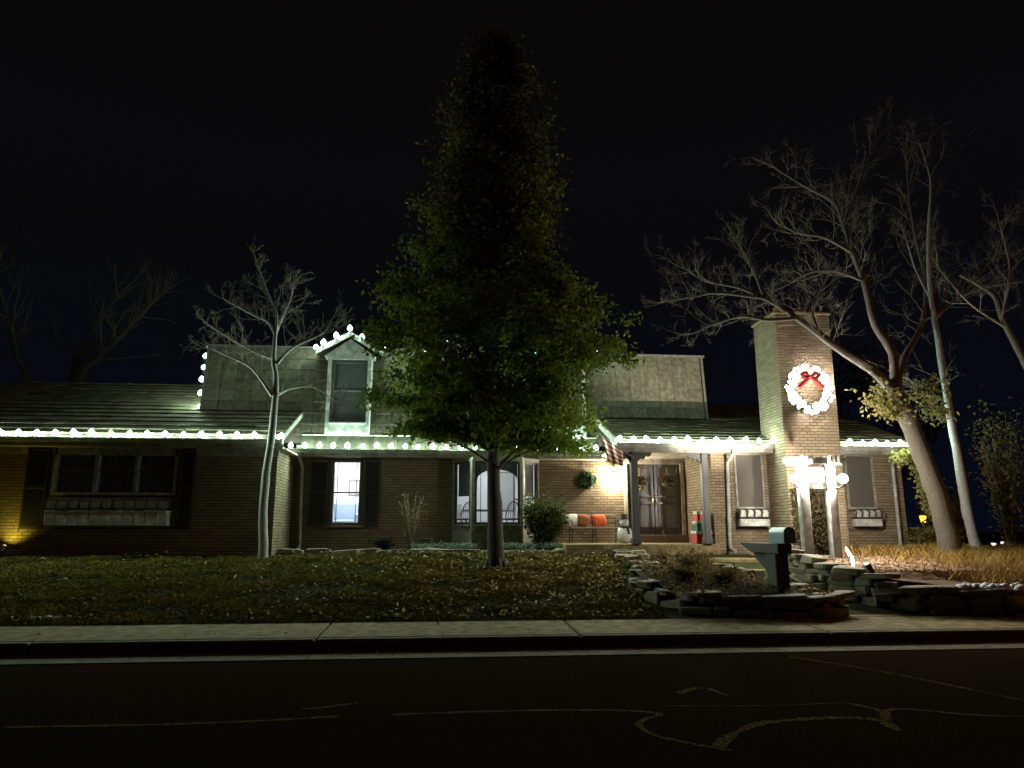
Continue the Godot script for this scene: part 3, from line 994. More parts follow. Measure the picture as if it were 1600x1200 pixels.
func interiors() -> void:
	room(-4.05, -1.3, 1.5, 3.9, -20.62, -24.0)
	room(-0.6, 3.3, 1.5, 3.9, -20.62, -24.2)
	for q in [[-2.6, -21.7, "round glowing ceiling lamp in the room behind the shuttered window"], [1.4, -22.2, "round glowing ceiling lamp in the dining room behind the bay window"]]:
		var t := thing("ceiling_lamp", q[2], "ceiling lamp", V(q[0], 3.9, q[1]))
		var b := MB.new()
		b.lathe(Vector3.ZERO, [Vector2(0.17, 0.0), Vector2(0.17, -0.02), Vector2(0.14, -0.03)], 20)
		obj("base", b, M.white, t)
		var s := MB.new()
		s.ball(V(0, -0.04, 0), V(0.15, 0.08, 0.15), 16, 8)
		obj("shade", s, M.ceiling_lamp, t)
		omni(t, V(0, -0.06, 0), Color(0.93, 0.97, 1.0), ROOM_E * 1.7 if q[0] < 0 else ROOM_E * 0.42, 0.1)
	# armchair and picture behind the shuttered window
	var ac := thing("armchair", "blue grey upholstered armchair seen through the shuttered window", "armchair", V(-2.95, 1.5, -22.3))
	var st := MB.new(); st.bbox(V(-0.36, 0.14, -0.36), V(0.36, 0.44, 0.40), 0.05); obj("seat", st, M.furniture, ac)
	var bk := MB.new(); bk.bbox(V(-0.38, 0.36, -0.46), V(0.38, 0.98, -0.27), 0.07); obj("backrest", bk, M.furniture, ac)
	for s in [-1.0, 1.0]:
		var ar := MB.new(); ar.bbox(V(minf(s * 0.33, s * 0.46), 0.14, -0.38), V(maxf(s * 0.33, s * 0.46), 0.62, 0.40), 0.045); obj("armrest", ar, M.furniture, ac)
		for zz in [-0.34, 0.34]:
			var lg := MB.new(); lg.tube([V(s * 0.34, 0, zz), V(s * 0.34, 0.15, zz)], [0.02, 0.03], 6); obj("leg", lg, M.table_wood, ac)
	for q in [[V(-2.75, 2.98, -23.98), 0.34, 0.26, "small pale framed picture on the wall above the armchair"], [V(1.95, 2.9, -24.18), 0.42, 0.66, "tall framed picture on the dining room wall behind the bay window"]]:
		var p := thing("framed_picture", q[3], "picture", q[0])
		var f := MB.new()
		f.bbox(V(-q[1], -q[2], 0), V(q[1], q[2], 0.02), 0.004)
		obj("frame", f, M.bench_wood, p)
		var pr := MB.new()
		pr.box(V(-q[1] + 0.05, -q[2] + 0.05, 0.015), V(q[1] - 0.05, q[2] - 0.05, 0.024))
		obj("picture", pr, M.pale_cloth, p)
	# dining table and two round-backed chairs
	var tb := thing("dining_table", "dark oval dining table in the room behind the bay window", "table", V(1.25, 1.5, -22.4))
	var tp := MB.new(); tp.lathe(Vector3.ZERO, [Vector2(0.02, 0.70), Vector2(0.66, 0.70), Vector2(0.68, 0.715), Vector2(0.68, 0.73), Vector2(0.66, 0.745), Vector2(0.02, 0.745)], 24); obj("tabletop", tp, M.table_wood, tb)
	for a in 4:
		var lg := MB.new(); lg.tube([V(cos(a * TAU / 4 + 0.7) * 0.45, 0, sin(a * TAU / 4 + 0.7) * 0.45), V(cos(a * TAU / 4 + 0.7) * 0.42, 0.7, sin(a * TAU / 4 + 0.7) * 0.42)], [0.025, 0.035], 8); obj("leg", lg, M.table_wood, tb)
	for q in [[V(1.95, 1.5, -21.2), 0.3, "dark round-backed wooden chair at the right of the bay window"], [V(0.62, 1.5, -21.6), 2.6, "dark round-backed wooden chair at the left of the dining table"]]:
		var c := thing("dining_chair", q[2], "chair", q[0], q[1])
		var se := MB.new(); se.bbox(V(-0.22, 0.42, -0.22), V(0.22, 0.47, 0.22), 0.015); obj("seat", se, M.table_wood, c)
		var bow := MB.new()
		var bp := []; var br := []
		for k in 13:
			var a := PI * k / 12.0
			bp.append(V(-0.22 * cos(a), 0.47 + 0.48 * sin(a), 0.2 + 0.06 * sin(a))); br.append(0.018)
		bow.tube(bp, br, 6)
		for k in [-2, -1, 0, 1, 2]:
			bow.tube([V(k * 0.07, 0.47, 0.2), V(k * 0.075, 0.47 + 0.48 * sqrt(1 - pow(k * 0.075 / 0.22, 2)), 0.25)], [0.008, 0.008], 5)
		obj("backrest", bow, M.table_wood, c)
		for x in [-0.18, 0.18]:
			for zz in [-0.18, 0.18]:
				var lg := MB.new(); lg.tube([V(x * 1.15, 0, zz * 1.15), V(x, 0.43, zz)], [0.015, 0.02], 6); obj("leg", lg, M.table_wood, c)
	var sb := thing("sideboard", "low white cabinet against the dining room wall behind the bay window", "cabinet", V(0.1, 1.5, -23.9))
	var bd := MB.new(); bd.bbox(V(-0.5, 0.05, -0.25), V(0.5, 0.95, 0.2), 0.01); obj("body", bd, M.white, sb)
	for x in [-0.25, 0.25]:
		var dd := MB.new(); dd.bbox(V(x - 0.22, 0.12, 0.2), V(x + 0.22, 0.9, 0.215), 0.005); obj("door", dd, M.white, sb)

# ------------------------------------------------------------------ things on the porch
func tuft_ring(parent: Node3D, called: String, r: float, thick: float, count: int, length: float, c0: Color, c1: Color) -> void:
	var q := MB.new()
	q.face([V(-0.5, 0, 0), V(0, 0.5, 0.1), V(0.5, 0, 0)], V(0, 0, -9))
	q.face([V(-0.5, 0, 0), V(0, 0.5, 0.1), V(0.5, 0, 0)], V(0, 0, 9))
	var k := MB.new()
	k.tinted = true
	for i in count:
		var a := R(0, TAU)
		var b := R(0, TAU)
		var rr := thick * sqrt(R(0.1, 1.0))
		var p := V(cos(a) * (r + cos(b) * rr), sin(a) * (r + cos(b) * rr), sin(b) * rr * 0.8)
		var d := V(R(-1, 1), R(-1, 1), R(-0.2, 1)).normalized() * length * R(0.6, 1.2)
		var s := d.cross(V(R(-1, 1), R(-1, 1), R(-1, 1))).normalized() * length * 0.16
		k.col = c0.lerp(c1, R(0, 1))
		k.face([p - s, p + s, p + d * 0.6 + s * 0.9, p + d], p - V(0, 0, 5))
	var o := obj(called, k, M.needle, parent, true)

func porch_things() -> void:
	# wall lantern beside the doors
	var L := thing("wall_lantern", "small lit porch lantern on the brick wall beside the front doors", "lantern", V(4.86, 3.18, -20.38))
	var pl := MB.new(); pl.bbox(V(-0.06, -0.10, 0), V(0.06, 0.10, 0.02), 0.006); obj("wall_plate", pl, M.bronze, L)
	var arm := MB.new(); arm.tube([V(0, 0.06, 0.02), V(0, 0.11, 0.08), V(0, 0.09, 0.14)], [0.01, 0.01, 0.01], 6); obj("arm", arm, M.bronze, L)
	var gb := MB.new(); gb.lathe(V(0, -0.13, 0.14), [Vector2(0.0, 0.0), Vector2(0.035, 0.0), Vector2(0.055, 0.05), Vector2(0.055, 0.15), Vector2(0.04, 0.2), Vector2(0.0, 0.2)], 12); obj("glass_jar", gb, glowing(WARM_WHITE, 6.0), L)
	var ca := MB.new(); ca.lathe(V(0, 0.07, 0.14), [Vector2(0.07, 0.0), Vector2(0.03, 0.05), Vector2(0.0, 0.055)], 12); obj("cap", ca, M.bronze, L)
	omni(L, V(0, -0.03, 0.14), WARM_WHITE, PORCH_E, 0.04)
	# wreath on the wall and its hook strings
	var w := thing("wall_wreath", "dark green wreath hanging on the porch brick wall above the bench", "wreath", V(4.05, 3.02, -20.33))
	tuft_ring(w, "greenery", 0.17, 0.09, 700, 0.10, Color(0.02, 0.05, 0.02), Color(0.06, 0.11, 0.05))
	var hk := MB.new(); hk.tube([V(0, 0.2, -0.04), V(0.03, 0.56, -0.04)], [0.006, 0.006], 5); obj("hanger", hk, M.iron, w)
	for q in [[5.62, "golden leaf wreath on the left-hand front door"], [6.43, "golden leaf wreath on the right-hand front door"]]:
		var g := thing("door_wreath", q[1], "wreath", V(q[0], 3.0, -20.345), 0.0, "wreaths on the front doors")
		tuft_ring(g, "leaves", 0.14, 0.06, 330, 0.09, Color(0.09, 0.06, 0.025), Color(0.24, 0.20, 0.10))
		var h2 := MB.new(); h2.box(V(-0.012, 0.14, -0.03), V(0.012, 0.42, -0.022)); obj("hanger", h2, M.brass, g)
	# bench
	var b := thing("garden_bench", "iron-legged garden bench with a wooden seat under the wall wreath", "bench", V(4.18, 1.28, -19.95))
	for i in 4:
		var s := MB.new(); s.bbox(V(-0.68, 0.39, -0.2 + i * 0.11), V(0.68, 0.435, -0.2 + i * 0.11 + 0.095), 0.006); obj("seat_slat", s, M.bench_wood, b)
	for i in 2:
		var s := MB.new(); s.bbox(V(-0.68, 0.56 + i * 0.13, -0.27), V(0.68, 0.65 + i * 0.13, -0.245), 0.006); obj("back_slat", s, M.bench_wood, b)
	for x in [-0.66, 0.0, 0.66]:
		var l := MB.new()
		l.tube([V(x, 0, 0.26), V(x, 0.18, 0.16), V(x, 0.39, 0.2), V(x, 0.60, 0.22), V(x, 0.62, 0.0), V(x, 0.58, -0.22)], [0.016, 0.016, 0.016, 0.016, 0.016, 0.016], 6)
		l.tube([V(x, 0, -0.3), V(x, 0.2, -0.22), V(x, 0.42, -0.22), V(x, 0.82, -0.29)], [0.016, 0.016, 0.016, 0.016], 6)
		l.tube([V(x, 0.385, 0.2), V(x, 0.385, -0.22)], [0.016, 0.016], 6)
		obj("leg", l, M.iron, b)
	var pm := func(mm: Material) -> ArrayMesh:
		var k := MB.new()
		var n := 12
		for side in [-1.0, 1.0]:
			for i in n:
				for j in n:
					var c := []
					for q in [[i, j], [i + 1, j], [i + 1, j + 1], [i, j + 1]]:
						var u: float = q[0] * 2.0 / n - 1
						var v: float = q[1] * 2.0 / n - 1
						var th := 0.085 * pow(maxf(0, (1 - pow(absf(u), 3)) * (1 - pow(absf(v), 3))), 0.5)
						c.append(V(u * 0.2 * (1 - 0.10 * v * v), v * 0.175 * (1 - 0.10 * u * u), side * th))
					k.face(c, V(0, 0, 0))
		return k.mesh(mm)
	for q in [[V(3.56, 1.90, -19.98), 0.25, M.pale_cloth, "pale grey cushion at the left end of the porch bench"], [V(3.86, 1.88, -19.94), -0.45, M.rust, "rust orange cushion leaning in the middle of the porch bench"], [V(4.32, 1.89, -19.96), 0.1, M.orange, "bright orange square cushion on the right half of the porch bench"]]:
		var p := put("cushion", pm.call(q[2]), self, q[0])
		p.rotation = V(-0.25, 0, q[1] * 0.5)
		p.rotation.y = q[1]
		tag(p, q[3], "cushion", "cushions on the bench")
	# snowman figure
	var sn := thing("snowman_figure", "white snowman figure with black hat and dark scarf beside the bench", "snowman", V(4.90, 1.28, -19.45))
	var bd := MB.new(); bd.ball(V(0, 0.24, 0), V(0.21, 0.25, 0.19), 16, 10); obj("body", bd, M.snow, sn)
	var hd := MB.new(); hd.ball(V(0, 0.55, 0), V(0.13, 0.125, 0.125), 14, 10); obj("head", hd, M.snow, sn)
	var ht := MB.new(); ht.lathe(V(0, 0.64, 0), [Vector2(0.0, 0.0), Vector2(0.15, 0.0), Vector2(0.15, 0.015), Vector2(0.095, 0.02), Vector2(0.09, 0.14), Vector2(0.0, 0.145)], 14); obj("hat", ht, M.iron, sn)
	var scf := MB.new(); scf.tube([V(-0.12, 0.44, 0.02), V(-0.06, 0.42, 0.12), V(0.06, 0.42, 0.12), V(0.12, 0.44, 0.02)], [0.035, 0.04, 0.04, 0.035], 8); scf.tube([V(0.05, 0.42, 0.14), V(0.08, 0.24, 0.19)], [0.035, 0.03], 6); obj("scarf", scf, M.shutter, sn)
	var nz := MB.new(); nz.tube([V(0, 0.55, 0.12), V(0, 0.54, 0.22)], [0.018, 0.003], 6); obj("nose", nz, M.orange, sn)
	var ey := MB.new(); ey.ball(V(-0.045, 0.585, 0.112), V(0.012, 0.012, 0.012), 6, 4); ey.ball(V(0.045, 0.585, 0.112), V(0.012, 0.012, 0.012), 6, 4); ey.ball(V(0, 0.33, 0.175), V(0.014, 0.014, 0.014), 6, 4); ey.ball(V(0, 0.25, 0.185), V(0.014, 0.014, 0.014), 6, 4); obj("coal", ey, M.iron, sn)
	var stk := MB.new(); stk.tube([V(0.17, 0.30, 0.02), V(0.30, 0.42, 0.05)], [0.008, 0.006], 5); stk.tube([V(-0.17, 0.30, 0.02), V(-0.29, 0.40, 0.05)], [0.008, 0.006], 5); obj("stick_arm", stk, M.wood, sn)
	# three stacked gift boxes
	for q in [[0.0, 0.29, 0.21, M.red, "large red gift box at the bottom of the stack by the porch post"], [0.325, 0.22, 0.175, M.green, "green gift box in the middle of the stack by the porch post"], [0.58, 0.21, 0.15, M.red, "small red gift box topping the stack by the porch post"]]:
		var g := thing("gift_box", q[4], "gift box", V(6.70, 1.28 + q[0], -18.5), 0.0, "gift boxes stacked by the porch post")
		var k := MB.new(); k.bbox(V(-q[2] + 0.012, 0, -q[2] + 0.012), V(q[2] - 0.012, q[1], q[2] - 0.012), 0.006); obj("box", k, q[3], g)
		var ld := MB.new(); ld.bbox(V(-q[2] - 0.004, q[1] - 0.04, -q[2] - 0.004), V(q[2] + 0.004, q[1] + 0.034, q[2] + 0.004), 0.008); obj("lid", ld, M.white, g)
		if q[0] > 0.5:
			var fn := MB.new(); fn.lathe(V(0, q[1] + 0.034, 0), [Vector2(0.03, 0), Vector2(0.012, 0.04), Vector2(0.025, 0.08), Vector2(0.0, 0.12)], 8); obj("finial", fn, M.red, g)
	# striped flag hanging from a slanted pole on the porch post
	var f := thing("striped_flag", "red and white striped flag drooping from a pole on the porch post", "flag", V(4.83, 3.42, -17.92))
	var po := MB.new(); po.tube([V(0, 0, 0), V(-0.95, 0.56, 0.32)], [0.013, 0.011], 8); po.ball(V(-0.96, 0.565, 0.325), V(0.025, 0.025, 0.025), 8, 6); obj("pole", po, M.bench_wood, f)
	# cloth: stripes run along the hanging length, gathered folds
	for i in 9:
		var st := MB.new()
		for j in 12:
			var c := []
			for q in [[j, i], [j + 1, i], [j + 1, i + 1], [j, i + 1]]:
				var u: float = q[0] / 12.0
				var v: float = q[1] / 9.0
				var along := lerpf(0.34, 0.98, u)
				var p := V(-0.95 * along, 0.56 * along, 0.32 * along)
				p += V(0.20 * v * u, -0.66 * v * (0.62 + 0.38 * u), -0.10 * v * u + 0.045 * sin(u * 15.0 + v * 1.5) * (0.3 + v))
				c.append(p)
			st.face(c, V(-0.3, 0, -9))
		obj("stripe", st, M.flag_red if i % 2 == 0 else M.flag_white, f)

# ------------------------------------------------------------------ strings of lights
var bulb_mesh: ArrayMesh

func bulb() -> ArrayMesh:
	if bulb_mesh == null:
		var b := MB.new()
		b.lathe(Vector3.ZERO, [Vector2(0.0, 0.0), Vector2(0.03, 0.0), Vector2(0.062, 0.035), Vector2(0.072, 0.065), Vector2(0.058, 0.11), Vector2(0.028, 0.15), Vector2(0.0, 0.17)], 12)
		bulb_mesh = b.mesh(M.bulb)
	return bulb_mesh

func light_string(label: String, pts: Array, gap := 0.025) -> void:
	var t := thing("light_string", label, "light string", Vector3.ZERO, 0.0, "strings of white bulbs along the roof edges")
	var wire := MB.new()
	for i in pts.size() - 1:
		var a: Vector3 = pts[i]
		var b: Vector3 = pts[i + 1]
		wire.tube([a, (a + b) / 2 + V(0, -gap, 0.01), b], [0.006, 0.006, 0.006], 5, false)
	for p in pts:
		wire.lathe(p + V(0, -0.02, 0), [Vector2(0.0, 0.0), Vector2(0.02, 0.0), Vector2(0.022, 0.045), Vector2(0.0, 0.045)], 8)
	obj("cable", wire, M.wire, t)
	for p in pts:
		var b := put("bulb", bulb(), t, p + V(0, 0.02, 0))
		b.rotation = V(R(-0.2, 0.2), R(0, 6.28), R(-0.32, 0.32))
		b.scale = V(1, 1, 1) * R(0.86, 1.12)
		omni(b, V(0, 0.065, 0), BULB_GLOW, BULB_E * R(0.7, 1.3), 0.03)

func row(x0: float, x1: float, n: int, y: float, z: float) -> Array:
	var out := []
	for i in n:
		out.append(V(lerpf(x0, x1, float(i) / (n - 1)) + R(-0.02, 0.02), y + R(-0.012, 0.012), z))
	return out

func lights_on_house() -> void:
	light_string("string of white bulbs along the left wing's gutter", row(-12.95, -4.62, 21, 3.80, -17.866) + [V(-3.97, 3.80, -17.866)])
	light_string("string of white bulbs along the front gutter behind the big leafy tree", row(-4.17, 4.27, 23, 3.80, -19.866))
	light_string("string of white bulbs along the porch gutter left of the chimney", row(4.40, 8.46, 12, 3.80, -17.766))
	light_string("string of white bulbs on the gutter right of the chimney", row(10.52, 12.32, 6, 3.78, -17.766))
	light_string("five small white bulbs climbing the left edge of the mansard", [V(-6.84, 4.92, -20.45), V(-6.84, 5.30, -20.48), V(-6.84, 5.70, -20.51), V(-6.84, 6.06, -20.54), V(-6.84, 6.40, -20.57)])
	var k := 0
	for cx in [-2.69, 0.36, 3.41]:
		light_string("white bulbs on the gable of the %s dormer" % ["leftmost", "middle, half hidden", "rightmost, half hidden"][k], [V(cx - 0.92, 6.52, -19.70), V(cx - 0.72, 6.64, -19.70), V(cx - 0.36, 6.85, -19.70), V(cx, 7.07, -19.70), V(cx + 0.36, 6.85, -19.70), V(cx + 0.92, 6.52, -19.70)])
		k += 1
	# wreath of lights on the chimney
	var w := thing("lighted_wreath", "large round wreath of white lights with a red bow on the chimney", "wreath", V(9.17, 5.12, -17.09))
	tuft_ring(w, "greenery", 0.49, 0.10, 900, 0.13, Color(0.02, 0.045, 0.02), Color(0.05, 0.09, 0.045))
	var ring := MB.new()
	var rp := []; var rr := []
	for i in 37:
		rp.append(V(cos(i * TAU / 36) * 0.49, sin(i * TAU / 36) * 0.49, 0)); rr.append(0.02)
	ring.tube(rp, rr, 6, false)
	obj("hoop", ring, M.iron, w)
	var bm := MB.new()
	bm.ball(Vector3.ZERO, V(0.040, 0.052, 0.040), 8, 6)
	var bme := bm.mesh(M.wreath_bulb)
	for i in 180:
		var a := TAU * i / 180.0 + R(-0.05, 0.05)
		var q := R(0.38, 0.615)
		var b := put("bulb", bme, w, V(cos(a) * q, sin(a) * q, R(0.06, 0.12)))
		if i % 15 == 0:
			omni(b, Vector3.ZERO, Color(1.0, 0.95, 0.92), WREATH_E, 0.03)
	var bow := MB.new()
	for s in [-1.0, 1.0]:
		bow.tube([V(0, 0.30, 0.15), V(s * 0.12, 0.40, 0.20), V(s * 0.24, 0.36, 0.19), V(s * 0.15, 0.26, 0.18), V(0, 0.30, 0.15)], [0.03, 0.065, 0.07, 0.06, 0.03], 8)
		bow.tube([V(0, 0.30, 0.16), V(s * 0.15, 0.19, 0.18), V(s * 0.33, 0.02, 0.16)], [0.03, 0.06, 0.065], 6)
	bow.ball(V(0, 0.31, 0.20), V(0.065, 0.06, 0.05), 8, 6)
	obj("bow", bow, M.red, w)

func arbor_and_lamps() -> void:
	var a := thing("garden_arbor", "pale two-post arbor with a lit panel in front of the chimney", "arbor", V(8.49, 0.88, -15.8))
	for x in [-0.335, 0.325]:
		var p := MB.new(); p.bbox(V(x - 0.10, 0, -0.10), V(x + 0.10, 2.22, 0.10), 0.012); obj("post", p, M.arbor, a)
	var bm := MB.new(); bm.bbox(V(-0.22, 1.66, -0.06), V(0.21, 1.78, 0.06), 0.008); obj("cross_beam", bm, M.arbor, a)
	for z in [-0.17, 0.17]:
		var t := MB.new()
		t.prism(PackedVector2Array([Vector2(-0.69, 2.33), Vector2(-0.60, 2.22), Vector2(0.60, 2.22), Vector2(0.69, 2.33), Vector2(0.69, 2.37), Vector2(-0.69, 2.37)]), z - 0.025, z + 0.025)
		obj("top_beam", t, M.arbor, a)
	for x in [-0.44, -0.335, -0.23, 0.22, 0.325, 0.43]:
		var r := MB.new(); r.bbox(V(x - 0.02, 2.225, -0.36), V(x + 0.02, 2.40, 0.36), 0.006); obj("rafter", r, M.arbor, a)
	var fr := MB.new()
	fr.bbox(V(-0.22, 1.79, -0.05), V(0.21, 2.16, 0.03), 0.008)
	obj("panel_case", fr, M.white, a)
	var pn := MB.new(); pn.bbox(V(-0.205, 1.81, 0.028), V(0.195, 2.14, 0.045), 0.006)
	obj("lit_panel", pn, glowing(Color(1, 0.98, 0.96), 1.6), a)
	var al := AreaLight3D.new()
	al.name = "panel_light"
	al.area_size = Vector2(0.4, 0.33)
	al.light_color = Color(1, 0.98, 0.96)
	al.light_energy = 0.5
	al.shadow_enabled = true
	a.add_child(al)
	al.position = V(-0.005, 1.975, 0.06)
	al.rotation.y = PI
	for q in [[-0.585, "frosted globe lamp on the left post of the arbor"], [0.545, "frosted globe lamp on the right post of the arbor"]]:
		var g := thing("globe_lamp", q[1], "lamp", V(8.49 + q[0], 2.77, -15.62), 0.0, "globe lamps on the arbor")
		var b := MB.new(); b.ball(Vector3.ZERO, V(0.115, 0.115, 0.115), 20, 12); obj("globe", b, M.globe, g)
		var s := MB.new()
		var d: float = signf(-q[0])
		s.tube([V(0, -0.11, 0), V(0, -0.17, 0), V(d * 0.10, -0.21, -0.08), V(d * 0.20, -0.18, -0.10)], [0.045, 0.03, 0.02, 0.02], 8); obj("bracket", s, M.bronze, g)
		omni(g, Vector3.ZERO, Color(1.0, 0.96, 0.90), GLOBE_E, 0.03)

func window_boxes() -> void:
	for q in [[-9.38, -6.58, -18.4, 11, "long white window box with iron rails under the wing's triple window"], [7.58, 8.36, -18.3, 4, "white window box with iron rails under the window left of the chimney"], [10.70, 11.42, -18.3, 4, "white window box with iron rails under the window right of the chimney"]]:
		var x0: float = q[0]; var x1: float = q[1]; var z: float = q[2]
		var t := thing("window_box", q[4], "window box", V((x0 + x1) / 2, 1.72, z + 0.03), 0.0, "window boxes under the windows")
		var w := (x1 - x0) / 2
		var n: int = q[3]
		var th := 0.36 if n > 5 else 0.19
		var o := th - 0.19
		var tr := MB.new()
		tr.bbox(V(-w, 0.0, 0), V(w, th, 0.22), 0.01)
		obj("trough", tr, M.pale_cloth, t)
		for i in n:
			var c := -w + (i + 0.5) * 2 * w / n
			var hw := w / n * 0.86
			var pn := MB.new(); pn.bbox(V(c - hw, 0.01, 0.215), V(c + hw, th - 0.01, 0.232), 0.008); obj("panel", pn, M.white, t)
			# pale scalloped lining that shows between the curved rails
			var pts := PackedVector2Array([Vector2(c - hw, 0.24 + o), Vector2(c + hw, 0.24 + o)])
			for k in 9:
				var a := PI * k / 8.0
				pts.append(Vector2(c + hw * cos(a), 0.36 + o + 0.06 * sin(a)))
			var ln := MB.new(); ln.prism(pts, 0.16, 0.19)
			obj("lining", ln, M.white if x0 > 0 else M.bench_wood, t)
		var rl := MB.new()
		rl.tube([V(-w, 0.21 + o, 0.24), V(w, 0.21 + o, 0.24)], [0.012, 0.012], 6)
		rl.tube([V(-w, 0.44 + o, 0.24), V(w, 0.44 + o, 0.24)], [0.012, 0.012], 6)
		rl.tube([V(-w, 0.21 + o, 0.24), V(-w, 0.21 + o, 0.0)], [0.012, 0.012], 6)
		rl.tube([V(w, 0.21 + o, 0.24), V(w, 0.21 + o, 0.0)], [0.012, 0.012], 6)
		for i in n + 1:
			var c := -w + i * 2 * w / n
			rl.tube([V(c - 0.02, 0.44 + o, 0.24), V(c + 0.015, 0.36 + o, 0.25), V(c - 0.015, 0.29 + o, 0.25), V(c, 0.21 + o, 0.24)], [0.014, 0.018, 0.018, 0.014], 6)
		obj("rail", rl, M.iron, t)
		var so := MB.new(); so.bbox(V(-w + 0.01, th - 0.01, 0.01), V(w - 0.01, th + 0.045, 0.2), 0.01); obj("soil", so, M.soil, t)

# ------------------------------------------------------------------ stone walls, steps, beds
var stones := []

func stone_mesh(base: Color) -> ArrayMesh:
	var m := MB.new()
	m.tinted = true
	var k := R(0.7, 1.25)
	m.col = Color(base.r * k, base.g * k * R(0.95, 1.05), base.b * k * R(0.9, 1.1))
	var c := []
	for i in 8:
		c.append(V((0.5 if i & 1 else -0.5) + R(-0.13, 0.13), (0.5 if i & 2 else -0.5) + R(-0.20, 0.16), (0.5 if i & 4 else -0.5) + R(-0.18, 0.18)))
	m.cbox(c, R(0.09, 0.17))
	return m.mesh(M.stone)

func stone_row(parent: Node3D, path: Array, y_of: Callable, h: float, dep: float, lmin: float, lmax: float, gap := 0.015) -> void:
	var c := Curve3D.new()
	for p in path:
		c.add_point(p)
	var L := c.get_baked_length()
	var d := R(-0.2, 0.0)
	while d < L:
		var w := R(lmin, lmax)
		var m := clampf(d + w / 2, 0, L)
		var p := c.sample_baked(m)
		var a := c.sample_baked(clampf(m - 0.1, 0, L))
		var b := c.sample_baked(clampf(m + 0.1, 0, L))
		var t := (b - a)
		if t.length() > 0.001:
			var o := put("stone", stones[rng.randi() % stones.size()], parent)
			var hh := h * R(0.8, 1.35)
			o.position = V(p.x, y_of.call(p) + hh * 0.5, p.z)
			o.rotation = V(R(-0.08, 0.08), -atan2(t.z, t.x) + R(-0.18, 0.18) + (PI if R(0, 1) < 0.5 else 0.0), R(-0.07, 0.07))
			o.scale = V(w - gap, hh, dep * R(0.85, 1.2))
		d += w

func bed(called: String, label: String, front: Array, back: Array, m: Material) -> void:
	var mb := MB.new()
	for i in front.size() - 1:
		for k in 4:
			var f0 := k / 4.0; var f1 := (k + 1) / 4.0
			mb.face([front[i].lerp(back[i], f0), front[i + 1].lerp(back[i + 1], f0), front[i + 1].lerp(back[i + 1], f1), front[i].lerp(back[i], f1)], V(0, -99, -15))
	struct(called, mb, m)

